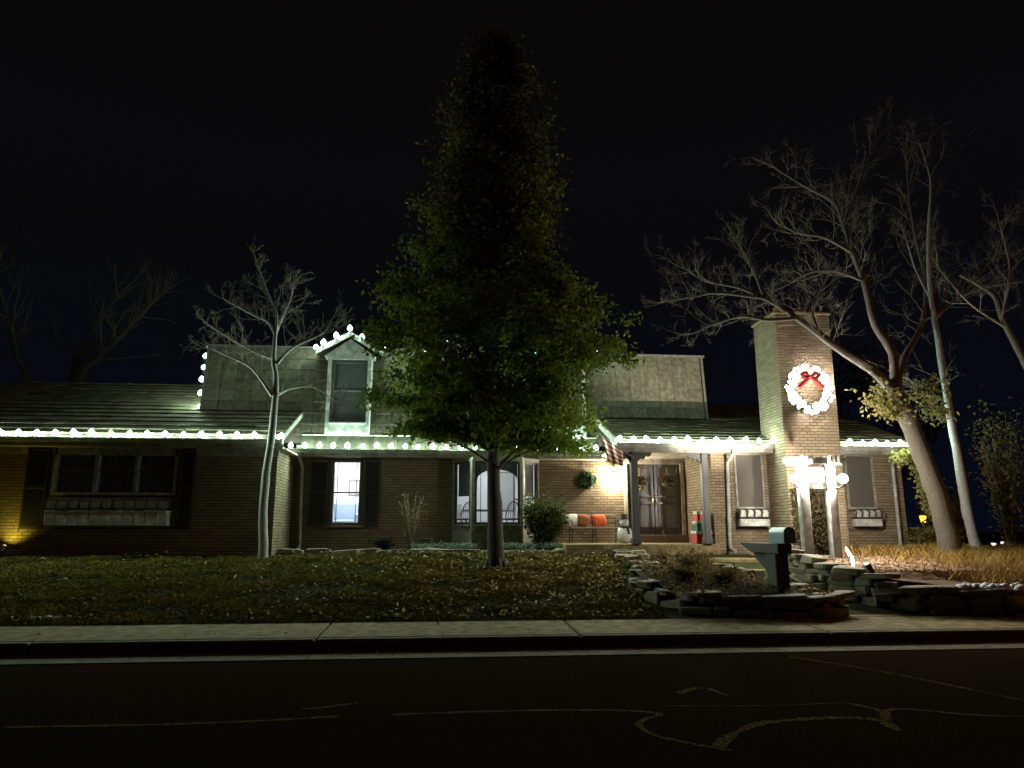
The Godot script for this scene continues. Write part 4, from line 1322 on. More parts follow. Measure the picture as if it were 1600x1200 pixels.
func beds_and_walls() -> void:
	for i in 10:
		stones.append(stone_mesh(Color(0.30, 0.25, 0.155)))
	# planter wall
	var pw := thing("planter_wall", "low curved dry stone wall of the planter by the sidewalk", "stone wall")
	var pf := [V(3.72, 0, -13.75), V(3.92, 0, -13.0), V(4.35, 0, -12.35), V(5.0, 0, -12.02), V(5.8, 0, -11.86), V(6.35, 0, -11.86), V(6.72, 0, -12.15), V(6.80, 0, -12.75), V(6.62, 0, -13.6), V(6.30, 0, -14.5), V(5.95, 0, -15.6)]
	stone_row(pw, pf, func(p): return gy(p.z) - 0.04, 0.16, 0.30, 0.30, 0.66)
	var inn := []
	for p in pf:
		inn.append(p.lerp(V(5.3, 0, -13.6), 0.05))
	stone_row(pw, inn, func(p): return gy(p.z) + 0.12, 0.13, 0.28, 0.28, 0.66)
	stone_row(pw, pf.slice(2, 7), func(p): return gy(p.z) + 0.25, 0.09, 0.30, 0.35, 0.8)
	bed("planting_bed", "", [V(3.75, 0.74, -13.7), V(4.0, 0.62, -13.0), V(4.45, 0.54, -12.45), V(5.1, 0.50, -12.12), V(5.8, 0.48, -11.96), V(6.5, 0.48, -12.2), V(6.7, 0.50, -12.75)], [V(4.3, 0.93, -17.2), V(4.5, 0.93, -17.2), V(4.8, 0.93, -17.2), V(5.1, 0.92, -17.0), V(5.4, 0.92, -16.6), V(5.8, 0.80, -15.7), V(6.2, 0.66, -14.5)], M.soil)
	var be := thing("flagstone_border", "line of flat flagstones bordering the lawn up to the porch", "stone border")
	stone_row(be, [V(3.80, 0, -13.9), V(4.05, 0, -14.6), V(4.25, 0, -15.6), V(4.38, 0, -16.6), V(4.42, 0, -17.7)], func(p): return gy(p.z) + 0.0, 0.13, 0.42, 0.35, 0.6, 0.03)
	stone_row(be, [V(4.25, 0, -14.1), V(4.5, 0, -15.0), V(4.66, 0, -16.2), V(4.72, 0, -17.4)], func(p): return gy(p.z) + 0.02, 0.13, 0.34, 0.35, 0.55, 0.05)
	# edging of the bed under the front windows
	var ed := thing("bed_edging", "low stone edging of the flower bed below the front windows", "stone edging")
	stone_row(ed, [V(-3.95, 0, -19.0), V(-2.6, 0, -18.75), V(-1.0, 0, -18.55), V(0.6, 0, -18.45), V(2.2, 0, -18.5), V(3.1, 0, -18.35), V(4.3, 0, -18.0)], func(_p): return 1.02, 0.13, 0.24, 0.45, 0.85)
	bed("flower_bed", "", [V(-4.1, 1.06, -19.0), V(-2.6, 1.09, -18.75), V(-1.0, 1.09, -18.55), V(0.6, 1.09, -18.45), V(2.2, 1.09, -18.5), V(3.06, 1.09, -18.4)], [V(-4.1, 1.06, -20.42), V(-2.6, 1.12, -20.42), V(-1.0, 1.12, -20.42), V(0.6, 1.12, -20.42), V(2.2, 1.12, -20.42), V(3.06, 1.12, -20.42)], M.soil)
	bed("wing_bed", "", [V(-16, 1.04, -17.75), V(-10, 1.04, -17.75), V(-4.3, 1.04, -17.8)], [V(-16, 1.07, -18.42), V(-10, 1.07, -18.42), V(-4.3, 1.07, -18.42)], M.soil)
	# the wall on the right and the mulch bed that it holds
	var rw := thing("retaining_wall", "mossy dry stone retaining wall curving along the right of the walkway", "stone wall")
	var rp := [V(7.75, 0, -16.0), V(7.52, 0, -14.8), V(7.50, 0, -13.6), V(7.85, 0, -12.75), V(8.6, 0, -12.15), V(9.6, 0, -11.78), V(11.5, 0, -11.72), V(14.0, 0, -11.75)]
	for r in 4:
		stone_row(rw, rp, func(p): return lerpf(0.17, gy(p.z), 0.9) - 0.05 + r * 0.115, 0.125, 0.34 - 0.02 * r, 0.28, 0.66)
	stone_row(rw, rp.slice(0, 4), func(p): return gy(p.z) + 0.42, 0.12, 0.34, 0.35, 0.7)
	bed("mulch_bed", "", [V(7.8, 1.0, -16.0), V(7.6, 0.88, -14.8), V(7.6, 0.84, -13.65), V(7.95, 0.76, -12.85), V(8.7, 0.68, -12.3), V(9.7, 0.62, -11.95), V(11.5, 0.62, -11.85), V(16.0, 0.62, -11.9)], [V(7.6, 1.0, -17.8), V(8.0, 1.0, -18.35), V(8.8, 1.0, -18.35), V(9.4, 1.0, -18.35), V(10.2, 1.0, -18.35), V(11.6, 1.0, -18.35), V(13.5, 1.0, -18.35), V(18.0, 1.0, -18.35)], M.mulch)
	# walkway: landings and steps of concrete
	var k := 0
	for q in [[6.55, 7.75, 0.1, 0.205, -13.05, -11.93, "pale concrete pad where the walkway meets the sidewalk"], [6.9, 7.72, 0.1, 0.365, -14.5, -13.02, "dark-fronted concrete step above the sidewalk pad"], [6.2, 7.6, 0.1, 0.56, -16.05, -14.45, "concrete landing behind the mailbox"], [5.75, 7.55, 0.3, 0.76, -17.0, -16.0, "wide concrete step below the porch landing"], [5.6, 7.7, 0.5, 0.96, -17.96, -16.95, "topmost concrete step in front of the porch"]]:
		var s := MB.new()
		s.bbox(V(q[0], q[2], q[4]), V(q[1], q[3], q[5]), 0.018)
		var o := struct("walkway_step", s, M.concrete)
		o.set_meta("label", q[6])
		k += 1
	# snow left on the stones and on the lawn
	for q in [[V(9.15, 0.66, -12.05), 0.34, 0.10, "patch of old snow on the retaining wall, leftmost of three"], [V(9.75, 0.65, -11.86), 0.52, 0.13, "long lump of old snow on the retaining wall below the dry grass"], [V(10.75, 0.62, -11.78), 0.50, 0.12, "lump of old snow on the retaining wall at the right edge"], [V(-6.38, 0.275, -12.45), 0.24, 0.035, "long patch of old snow on the lawn edge near the sidewalk"], [V(-6.05, 0.275, -12.52), 0.17, 0.03, "small patch of old snow right of the long one on the lawn"], [V(-6.74, 0.275, -12.5), 0.11, 0.02, "tiny patch of old snow at the left edge of the lawn"]]:
		var s := MB.new()
		for i in 26:
			var r: float = q[1] * R(0.12, 0.30)
			var u := R(-1, 1)
			s.ball(V(u * q[1] * 0.85, R(-0.03, 0.0), R(-0.11, 0.11) * (1.0 - u * u * 0.6)), V(r, q[2] * R(0.25, 0.75), R(0.05, 0.11)), 10, 6)
		var o := obj("snow_patch", s, M.snow, self)
		o.position = q[0]
		tag(o, q[3], "snow", "patches of old snow")

func mailbox() -> void:
	var t := thing("mailbox", "grey blue mailbox on a thick dark timber post and arm", "mailbox", V(6.0, 0.42, -12.55))
	var p := MB.new(); p.bbox(V(-0.12, 0, -0.40), V(0.12, 0.80, -0.02), 0.015); obj("post", p, M.old_wood, t)
	var br := MB.new()
	br.hexa([V(-0.07, 0.42, -0.42), V(0.07, 0.42, -0.42), V(-0.07, 0.79, -0.42), V(0.07, 0.79, -0.42), V(-0.07, 0.70, -1.02), V(0.07, 0.70, -1.02), V(-0.07, 0.79, -1.02), V(0.07, 0.79, -1.02)])
	obj("brace", br, M.old_wood, t)
	var a := MB.new()
	a.cbox([V(-0.13, 0.785, -1.05), V(0.13, 0.785, -1.05), V(-0.13, 0.965, -1.05), V(0.13, 0.965, -1.05), V(-0.13, 0.785, 0.12), V(0.13, 0.785, 0.12), V(-0.13, 0.965, 0.12), V(0.13, 0.965, 0.12)], 0.012)
	a.hexa([V(-0.127, 0.93, -1.5), V(0.127, 0.93, -1.5), V(-0.127, 0.962, -1.5), V(0.127, 0.962, -1.5), V(-0.127, 0.79, -1.04), V(0.127, 0.79, -1.04), V(-0.127, 0.962, -1.04), V(0.127, 0.962, -1.04)])
	obj("arm", a, M.old_wood, t)
	var bx := MB.new()
	var arc := PackedVector2Array([Vector2(-0.105, 0), Vector2(0.105, 0), Vector2(0.105, 0.17)])
	for i in range(1, 12):
		var an := PI * i / 12.0
		arc.append(Vector2(0.105 * cos(an), 0.17 + 0.11 * sin(an)))
	arc.append(Vector2(-0.105, 0.17))
	var sh := PackedVector2Array()
	for q in arc:
		sh.append(q + Vector2(0.09, 0.968))
	bx.prism(sh, -0.46, 0.13)
	var bo := obj("box", bx, M.mail, t)
	var dd := MB.new()
	var s2 := PackedVector2Array()
	for q in arc:
		s2.append(q * 1.035 + Vector2(0.09, 0.967))
	dd.prism(s2, 0.115, 0.145)
	dd.ball(V(0.09, 1.20, 0.155), V(0.018, 0.018, 0.018), 8, 5)
	obj("door", dd, M.mail_door, bo)
	var fl := MB.new(); fl.box(V(0.198, 1.09, -0.05), V(0.204, 1.27, -0.02)); fl.box(V(0.198, 1.20, -0.13), V(0.2035, 1.27, -0.05)); obj("signal_flag", fl, M.red, bo)

# ------------------------------------------------------------------ trees
func limb(mb: MB, pts: Array, r0: float, r1: float, sides := 8) -> Array:
	var s := smooth(pts, 4)
	var r := []
	for i in s.size():
		r.append(lerpf(r0, r1, pow(float(i) / (s.size() - 1), 0.85)) * (R(0.95, 1.06) if sides > 7 else 1.0))
		if i > 0 and i < s.size() - 1: s[i] += V(R(-1, 1), R(-1, 1), R(-1, 1)) * r[i] * 0.07
	mb.tube(s, r, sides)
	return s

func sprout(mb: MB, p: Vector3, d: Vector3, len: float, r: float, depth: int, up: float) -> void:
	var n := 4
	var pts := [p]
	var rad := [r]
	var q := p
	var dir := d
	for i in n:
		dir = (dir + V(R(-1, 1), R(-1, 1) + up, R(-1, 1)) * 0.22).normalized()
		q = q + dir * len / n
		pts.append(q)
		rad.append(lerpf(r, r * 0.35, float(i + 1) / n))
	mb.tube(pts, rad, 5 if depth > 1 else 3, false)
	if depth <= 0:
		return
	var kids := 2 + int(R(0, 2.6))
	for k in kids:
		var i := 1 + rng.randi() % n
		var b: Vector3 = (pts[i] - pts[i - 1]).normalized()
		var s := b.cross(V(R(-1, 1), R(-1, 1), R(-1, 1))).normalized()
		sprout(mb, pts[i], (b * R(0.6, 1.0) + s * R(0.5, 0.9) + V(0, up * 0.5, 0)).normalized(), len * R(0.45, 0.72), maxf(rad[i] * 0.62, 0.0032), depth - 1, up)

func twigs_on(mb: MB, pts: Array, from: float, every: int, len: float, r: float, depth: int, up: float) -> void:
	for i in range(int(pts.size() * from), pts.size(), every):
		var b: Vector3 = (pts[i] - pts[maxi(i - 1, 0)])
		if b.length() < 0.001:
			b = Vector3.UP
		b = b.normalized()
		var s := b.cross(V(R(-1, 1), R(-1, 1), R(-1, 1))).normalized()
		var f := 1.0 - 0.45 * float(i) / pts.size()
		sprout(mb, pts[i], (b * R(0.35, 0.8) + s * R(0.5, 1.0) + V(0, up, 0)).normalized(), len * f * R(0.6, 1.2), r, depth, up)
	sprout(mb, pts[pts.size() - 1], (pts[pts.size() - 1] - pts[pts.size() - 2]).normalized(), len * 0.6, r, depth, up)

var leaf_mesh: ArrayMesh
func leaf() -> ArrayMesh:
	if leaf_mesh == null:
		var m := MB.new()
		m.face([V(0, 0, 0), V(0.32, 0.45, 0.08), V(0, 1, 0)], V(0, 0.5, -9))
		m.face([V(0, 0, 0), V(0, 1, 0), V(-0.32, 0.45, 0.08)], V(0, 0.5, -9))
		leaf_mesh = m.mesh(M.leaf)
	return leaf_mesh

func leaf_at(p: Vector3, size: float, down := 0.3) -> Transform3D:
	var y := V(R(-1, 1), R(-1, 0.6) - down, R(-1, 1)).normalized()
	var x := y.cross(V(R(-1, 1), R(-1, 1), R(-1, 1))).normalized()
	return Transform3D(Basis(x, y, x.cross(y)).scaled(Vector3.ONE * size * R(0.7, 1.25)), p)

func prof(tab: Array, y: float) -> float:
	for i in tab.size() - 1:
		if y <= tab[i + 1].x:
			return lerpf(tab[i].y, tab[i + 1].y, inverse_lerp(tab[i].x, tab[i + 1].x, y))
	return 0.0

func trees() -> void:
	# --- the big leafy tree on the lawn
	var t := thing("leafy_tree", "tall cone-shaped leafy tree in the middle of the lawn", "tree")
	var tr := MB.new()
	var tp := limb(tr, [V(1.19, 0.66, -16.35), V(1.15, 2.2, -16.35), V(1.12, 3.5, -16.35), V(1.10, 6.0, -16.4), V(1.15, 9.0, -16.4), V(1.12, 12.0, -16.4), V(1.10, 14.4, -16.4)], 0.205, 0.02, 12)
	for i in 7:
		var a := TAU * i / 7.0 + 0.4
		tr.tube([V(1.19 + cos(a) * 0.12, 1.05, -16.35 + sin(a) * 0.12), V(1.19 + cos(a) * 0.21, 0.78, -16.35 + sin(a) * 0.21), V(1.19 + cos(a) * 0.34, 0.62, -16.35 + sin(a) * 0.34)], [0.06, 0.08, 0.04], 6)
	obj("trunk", tr, M.bark, t)
	var tab := [Vector2(2.9, 1.0), Vector2(3.4, 2.3), Vector2(4.4, 3.3), Vector2(5.6, 3.35), Vector2(6.8, 3.25), Vector2(8.0, 2.45), Vector2(9.4, 2.05), Vector2(11.0, 1.6), Vector2(12.8, 1.05), Vector2(14.0, 0.45), Vector2(14.6, 0.05)]
	var lm := MB.new()
	var where := []
	var cols := []
	for i in 120:
		var f := float(i) / 120.0
		var y := lerpf(3.35, 14.0, pow(f, 1.12))
		var az := i * 2.39996 + R(-0.3, 0.3)
		var out := V(cos(az), 0, sin(az))
		var rise := lerpf(0.5, 1.1, f)
		var L := prof(tab, y) * R(0.62, 1.04) * lerpf(0.94, 0.80, clampf((y - 4.5) / 3.5, 0, 1))
		if R(0, 1) < 0.14: L *= 0.6
		if y < 5.6: L *= 0.84 if out.x < 0.0 else 1.03
		var y0 := maxf(y - rise * L * 0.55, 2.55 + f * 2.0)
		var c := V(1.12, 0, -16.38)
		var tipd := V(out.x * L, y - y0, out.z * L)
		var p0 := c + V(0, y0, 0)
		var s := limb(lm, [p0, p0 + tipd * 0.4 + V(0, 0.14 * L, 0), p0 + tipd * 0.75 + V(0, 0.14 * L, 0), p0 + tipd], 0.010 + 0.011 * L, 0.005, 5)
		var clumps := int(5 + L * 5.4)
		for k in clumps:
			var u := R(0.34, 1.05)
			var base: Vector3 = s[clampi(int(u * (s.size() - 1)), 0, s.size() - 1)]
			var off := V(R(-1, 1), R(-0.7, 0.5), R(-1, 1)) * (0.22 + 0.28 * u * minf(L, 2.0) * 0.5)
			var q := base + off
			lm.tube([base, base + off * 0.6 + V(0, 0.04, 0), q], [0.007, 0.005, 0.003], 3, false)
			var hue := R(0, 1)
			var autumn := clampf((q.y - 4.5) / 8.0 * 0.8 + u * 0.25 - 0.1, 0, 1)
			var cr := R(0.11, 0.27)
			for j in int(R(34, 62)):
				var g := V(rng.randfn(0, cr), rng.randfn(0, cr * 0.6), rng.randfn(0, cr))
				var floor_y := (3.72 if q.x < 1.0 else 3.48) + 0.12 * sin(q.x * 7.0) - 0.06 * (q.z + 16.4)
				if (q + g).y < floor_y: g.y = floor_y + R(0.0, 0.22) - q.y
				where.append(leaf_at(q + g, 0.125))
				var a := Color(0.075, 0.12, 0.014).lerp(Color(0.15, 0.17, 0.018), hue * 0.7)
				var b := Color(0.15, 0.085, 0.03).lerp(Color(0.11, 0.05, 0.025), R(0, 1))
				var w := autumn if R(0, 1) < 0.7 else autumn * 0.3
				var kk := R(0.7, 1.25)
				var d := a.lerp(b, w)
				cols.append(Color(d.r * kk, d.g * kk, d.b * kk))
	obj("limbs", lm, M.bark, t)
	many("foliage", leaf(), where, cols, t)
	# --- the young bare tree at the left
	t = thing("bare_tree", "slim pale-barked bare young tree in front of the wing's end", "tree", Vector3.ZERO, 0.0)
	tr = MB.new()
	limb(tr, [V(-4.11, 0.9, -17.45), V(-4.12, 1.2, -17.45), V(-4.18, 2.04, -17.45), V(-4.17, 2.93, -17.45), V(-4.11, 3.84, -17.45), V(-4.08, 4.77, -17.45), V(-4.10, 5.25, -17.45), V(-4.18, 5.72, -17.45), V(-4.18, 6.37, -17.45)], 0.125, 0.045, 10)
	obj("trunk", tr, M.pale_bark, t)
	lm = MB.new()
	var tw := MB.new()
	for q in [
		[[V(-4.15, 4.80, -17.45), V(-4.43, 5.19, -17.35), V(-4.67, 5.46, -17.25), V(-5.04, 5.63, -17.15), V(-5.54, 5.83, -17.05)], 0.055],
		[[V(-4.14, 5.69, -17.45), V(-4.71, 5.91, -17.55), V(-5.27, 6.21, -17.55), V(-5.86, 6.58, -17.65)], 0.035],
		[[V(-4.10, 5.60, -17.45), V(-3.76, 5.95, -17.35), V(-3.37, 6.14, -17.25), V(-2.98, 6.32, -17.15), V(-2.77, 6.71, -17.15)], 0.045],
		[[V(-4.06, 4.80, -17.45), V(-3.66, 4.92, -17.15), V(-3.10, 4.93, -16.95), V(-2.54, 4.56, -16.75)], 0.035],
		[[V(-4.18, 6.30, -17.45), V(-4.36, 6.61, -17.35), V(-4.70, 6.75, -17.25), V(-5.37, 7.09, -17.15)], 0.04],
		[[V(-4.18, 6.33, -17.45), V(-4.19, 6.86, -17.45), V(-4.47, 7.46, -17.55), V(-4.77, 8.17, -17.65)], 0.045],
		[[V(-4.18, 6.33, -17.45), V(-4.08, 6.84, -17.65), V(-3.93, 7.38, -17.75), V(-3.90, 7.81, -17.75)], 0.038]]:
		var s := limb(lm, q[0], q[1], 0.010, 6)
		twigs_on(tw, s, 0.22, 1, 0.66, 0.0085, 3, 0.25)
	obj("limbs", lm, M.pale_bark, t)
	obj("twigs", tw, M.twig, t, true)
	# --- the big leaning tree at the right
	t = thing("bare_tree", "large leaning bare tree whose limb reaches left past the chimney", "tree")
	tr = MB.new()
	limb(tr, [V(11.98, 0.7, -16.3), V(11.92, 1.0, -16.3), V(11.89, 1.60, -16.3), V(11.73, 2.50, -16.3), V(11.48, 3.42, -16.3), V(11.25, 4.19, -16.3), V(10.97, 4.95, -16.3)], 0.26, 0.19, 12)
	obj("trunk", tr, M.grey_bark, t)
	lm = MB.new(); tw = MB.new()
	for q in [
		[[V(10.99, 4.90, -16.3), V(10.63, 5.33, -16.3), V(10.04, 5.62, -16.1), V(9.45, 5.92, -16.0), V(8.78, 6.36, -15.9), V(8.18, 6.79, -15.9), V(7.64, 7.11, -15.9), V(6.94, 7.38, -15.9), V(6.22, 7.49, -15.9), V(5.69, 7.79, -15.9)], 0.15, 0.3, 1.0],
		[[V(8.39, 6.63, -15.9), V(7.63, 6.54, -15.8), V(6.96, 6.57, -15.7), V(6.28, 6.36, -15.6), V(5.73, 6.11, -15.6)], 0.05, 0.2, 0.75],
		[[V(7.64, 7.11, -15.9), V(6.41, 7.17, -15.8), V(5.77, 7.04, -15.8), V(5.03, 6.87, -15.7)], 0.045, 0.2, 0.75],
		[[V(9.01, 6.17, -15.9), V(8.87, 6.71, -16.0), V(9.16, 7.31, -16.3), V(9.67, 7.99, -16.5)], 0.05, 0.2, 0.8],
		[[V(7.64, 7.11, -15.9), V(7.53, 7.77, -16.1), V(7.41, 8.34, -16.3), V(7.19, 8.76, -16.3)], 0.04, 0.2, 0.75],
		[[V(11.0, 4.90, -16.3), V(11.15, 5.97, -16.5), V(10.84, 6.75, -16.6), V(10.66, 7.89, -16.6), V(10.43, 8.66, -16.6), V(10.24, 9.54, -16.6), V(10.07, 10.12, -16.7), V(9.31, 10.54, -16.7), V(8.55, 11.02, -16.7)], 0.13, 0.35, 1.1],
		[[V(10.43, 8.66, -16.6), V(9.73, 9.04, -16.6), V(9.00, 9.09, -16.5), V(8.37, 9.29, -16.4)], 0.05, 0.15, 1.0],
		[[V(10.26, 9.46, -16.6), V(10.76, 10.30, -16.8), V(11.16, 11.11, -16.9), V(11.79, 12.21, -17.1)], 0.06, 0.15, 1.1],
		[[V(10.66, 7.89, -16.6), V(9.88, 8.04, -16.4), V(9.14, 7.98, -16.3), V(8.61, 7.71, -16.3)], 0.045, 0.15, 0.9],
		[[V(11.02, 4.98, -16.3), V(11.65, 5.93, -16.8), V(12.54, 6.97, -17.2), V(12.94, 8.25, -17.4), V(12.89, 9.40, -17.5), V(12.90, 10.79, -17.6), V(13.04, 12.23, -17.7)], 0.10, 0.25, 1.1],
		[[V(12.55, 7.09, -17.2), V(13.40, 7.50, -17.3), V(14.24, 8.26, -17.3), V(15.35, 9.41, -17.3), V(16.07, 10.40, -17.3)], 0.06, 0.2, 1.0]]:
		var s := limb(lm, q[0], q[1], 0.014, 8)
		twigs_on(tw, s, q[2], 1, q[3] * 1.15, 0.010, 3, 0.22)
	obj("limbs", lm, M.grey_bark, t)
	obj("twigs", tw, M.twig, t, true)
	where = []; cols = []
	for c in [[V(10.35, 4.70, -15.95), 0.38, 260], [V(10.65, 4.45, -15.95), 0.28, 150], [V(11.75, 4.95, -16.2), 0.38, 220], [V(11.95, 4.45, -16.2), 0.30, 120]]:
		for j in c[2]:
			where.append(leaf_at(c[0] + V(rng.randfn(0, c[1] * 0.6), rng.randfn(0, c[1] * 0.5), rng.randfn(0, c[1] * 0.4)), 0.13))
			cols.append(Color(0.20, 0.19, 0.06).lerp(Color(0.27, 0.22, 0.09), R(0, 1)))
		var k := MB.new()
		k.tube([c[0] + V(0.4, -0.2, -0.3), c[0] + V(0, 0.0, 0)], [0.02, 0.006], 5)
		obj("sprig", k, M.twig, t)
	many("remaining_leaves", leaf(), where, cols, t)
	# --- pale slender trunk beside it
	t = thing("bare_tree", "slender white-barked bare tree right of the big leaning one", "tree")
	tr = MB.new()
	limb(tr, [V(13.33, 0.7, -17.2), V(13.30, 1.0, -17.2), V(13.16, 2.07, -17.2), V(13.09, 3.36, -17.2), V(13.00, 4.94, -17.2), V(12.94, 6.75, -17.2), V(12.89, 7.64, -17.2), V(12.96, 8.91, -17.2), V(13.16, 10.22, -17.2)], 0.16, 0.04, 10)
	obj("trunk", tr, M.pale_bark, t)
	lm = MB.new(); tw = MB.new()
	for q in [[[V(12.97, 5.35, -17.2), V(12.81, 5.40, -17.1), V(12.37, 5.31, -17.0), V(11.95, 5.23, -16.9)], 0.03], [[V(12.91, 7.1, -17.2), V(13.77, 7.76, -17.5), V(14.84, 8.20, -17.6), V(16.02, 8.43, -17.6)], 0.045], [[V(12.89, 7.64, -17.2), V(12.76, 8.65, -17.5), V(12.59, 9.58, -17.5)], 0.03], [[V(13.16, 10.2, -17.2), V(13.3, 11.2, -17.2), V(13.2, 12.3, -17.3)], 0.035]]:
		var s := limb(lm, q[0], q[1], 0.01, 6)
		twigs_on(tw, s, 0.2, 1, 1.0, 0.01, 3, 0.2)
	obj("limbs", lm, M.pale_bark, t)
	obj("twigs", tw, M.twig, t, true)
	# --- a tree whose trunk stands outside the frame at the right
	t = thing("bare_tree", "bare tree reaching in at the right edge of the picture", "tree")
	tr = MB.new()
	limb(tr, [V(15.4, 0.6, -15.6), V(15.2, 2.5, -15.5), V(14.7, 3.8, -15.5), V(14.27, 4.42, -15.5), V(13.98, 5.19, -15.5), V(13.68, 5.90, -15.5), V(13.38, 6.69, -15.5), V(13.22, 7.25, -15.5), V(12.45, 7.72, -15.5)], 0.17, 0.03, 9)
	obj("trunk", tr, M.grey_bark, t)
	tw = MB.new()
	for q in [[V(13.98, 5.19, -15.5), V(14.6, 6.5, -15.4), V(14.8, 8.2, -15.4)], [V(13.38, 6.69, -15.5), V(13.6, 7.8, -15.3), V(13.5, 9.0, -15.3)], [V(13.5, 6.4, -15.5), V(12.6, 7.0, -15.5), V(11.9, 7.9, -15.5)]]:
		var s := limb(tw, q, 0.04, 0.01, 5)
		twigs_on(tw, s, 0.2, 1, 1.0, 0.01, 3, 0.2)
	obj("twigs", tw, M.twig, t, true)
	# --- bare trees behind the wing
	var k := 0
	for q in [[V(-18.2, 1.0, -33), V(-18.35, 7.6, -33.0), V(-18.95, 9.1, -33.0), V(-19.6, 10.9, -33.0), V(-20.5, 13.0, -33)], [V(-16.9, 1.0, -33.5), V(-16.8, 7.7, -33.5), V(-16.8, 8.8, -33.5), V(-16.5, 10.1, -33.5), V(-15.3, 12.3, -33.5)], [V(-16.6, 1.0, -32), V(-15.8, 7.6, -32.0), V(-15.2, 8.9, -32.0), V(-14.2, 10.1, -32.0), V(-13.2, 11.6, -32)]]:
		t = thing("bare_tree", ["bare tree behind the wing's roof at the far left", "upright bare tree behind the middle of the wing's roof", "right-leaning bare tree behind the wing's roof"][k], "tree", Vector3.ZERO, 0.0, "bare trees behind the wing")
		tr = MB.new()
		var s := limb(tr, q, 0.26, 0.06, 8)
		obj("trunk", tr, M.grey_bark, t)
		tw = MB.new()
		twigs_on(tw, s, 0.5, 1, 3.2, 0.05, 3, 0.25)
		obj("twigs", tw, M.twig, t, true)
		k += 1
	# --- dark round crowns far behind the house
	for q in [[V(12.5, 1.0, -42), 8.6, 3.4, "dark round tree far behind the mansard's right end"], [V(21.0, 1.0, -36), 10.0, 4.5, "dark broad tree far behind the right of the garden"]]:
		t = thing("background_tree", q[3], "tree", q[0], 0.0, "dark trees behind the house")
		tr = MB.new(); tr.tube([V(0, 0, 0), V(0.1, q[1] * 0.5, 0), V(0, q[1] * 0.8, 0)], [0.25, 0.18, 0.06], 8); obj("trunk", tr, M.bark, t)
		where = []; cols = []
		for i in 60:
			var a := R(0, TAU); var h := R(0.3, 1.0); var rr: float = q[2] * sin(h * PI * 0.9) * R(0.3, 1.0)
			var c := V(cos(a) * rr, q[1] * h, sin(a) * rr)
			for j in 50:
				where.append(leaf_at(c + V(rng.randfn(0, 0.5), rng.randfn(0, 0.4), rng.randfn(0, 0.5)), 0.28)); cols.append(Color(0.05, 0.055, 0.022))
		many("foliage", leaf(), where, cols, t)

# ------------------------------------------------------------------ plants
func shrub(called: String, label: String, category: String, at: Vector3, size: Vector3, n: int, ls: float, c0: Color, c1: Color, stems := 9, group := "") -> Node3D:
	var t := thing(called, label, category, at, 0.0, group)
	var st := MB.new()
	var where := []
	var cols := []
	for i in stems:
		var a := TAU * i / stems + R(-0.3, 0.3)
		var tip := V(cos(a) * size.x * R(0.3, 0.95), size.y * R(0.55, 1.0), sin(a) * size.z * R(0.3, 0.95))
		var s := limb(st, [V(R(-0.05, 0.05), -0.05, R(-0.05, 0.05)), tip * 0.5 + V(0, size.y * 0.12, 0), tip], 0.014, 0.004, 4)
		for j in n / stems:
			var p: Vector3 = s[clampi(int(R(0.25, 1.0) * (s.size() - 1)), 0, s.size() - 1)] + V(rng.randfn(0, size.x * 0.16), rng.randfn(0, size.y * 0.10), rng.randfn(0, size.z * 0.16))
			if p.y < 0.01: p.y = R(0.01, 0.08)
			where.append(leaf_at(p, ls, 0.0))
			cols.append(c0.lerp(c1, R(0, 1)))
	obj("stems", st, M.twig, t)
	many("foliage", leaf(), where, cols, t)
	return t

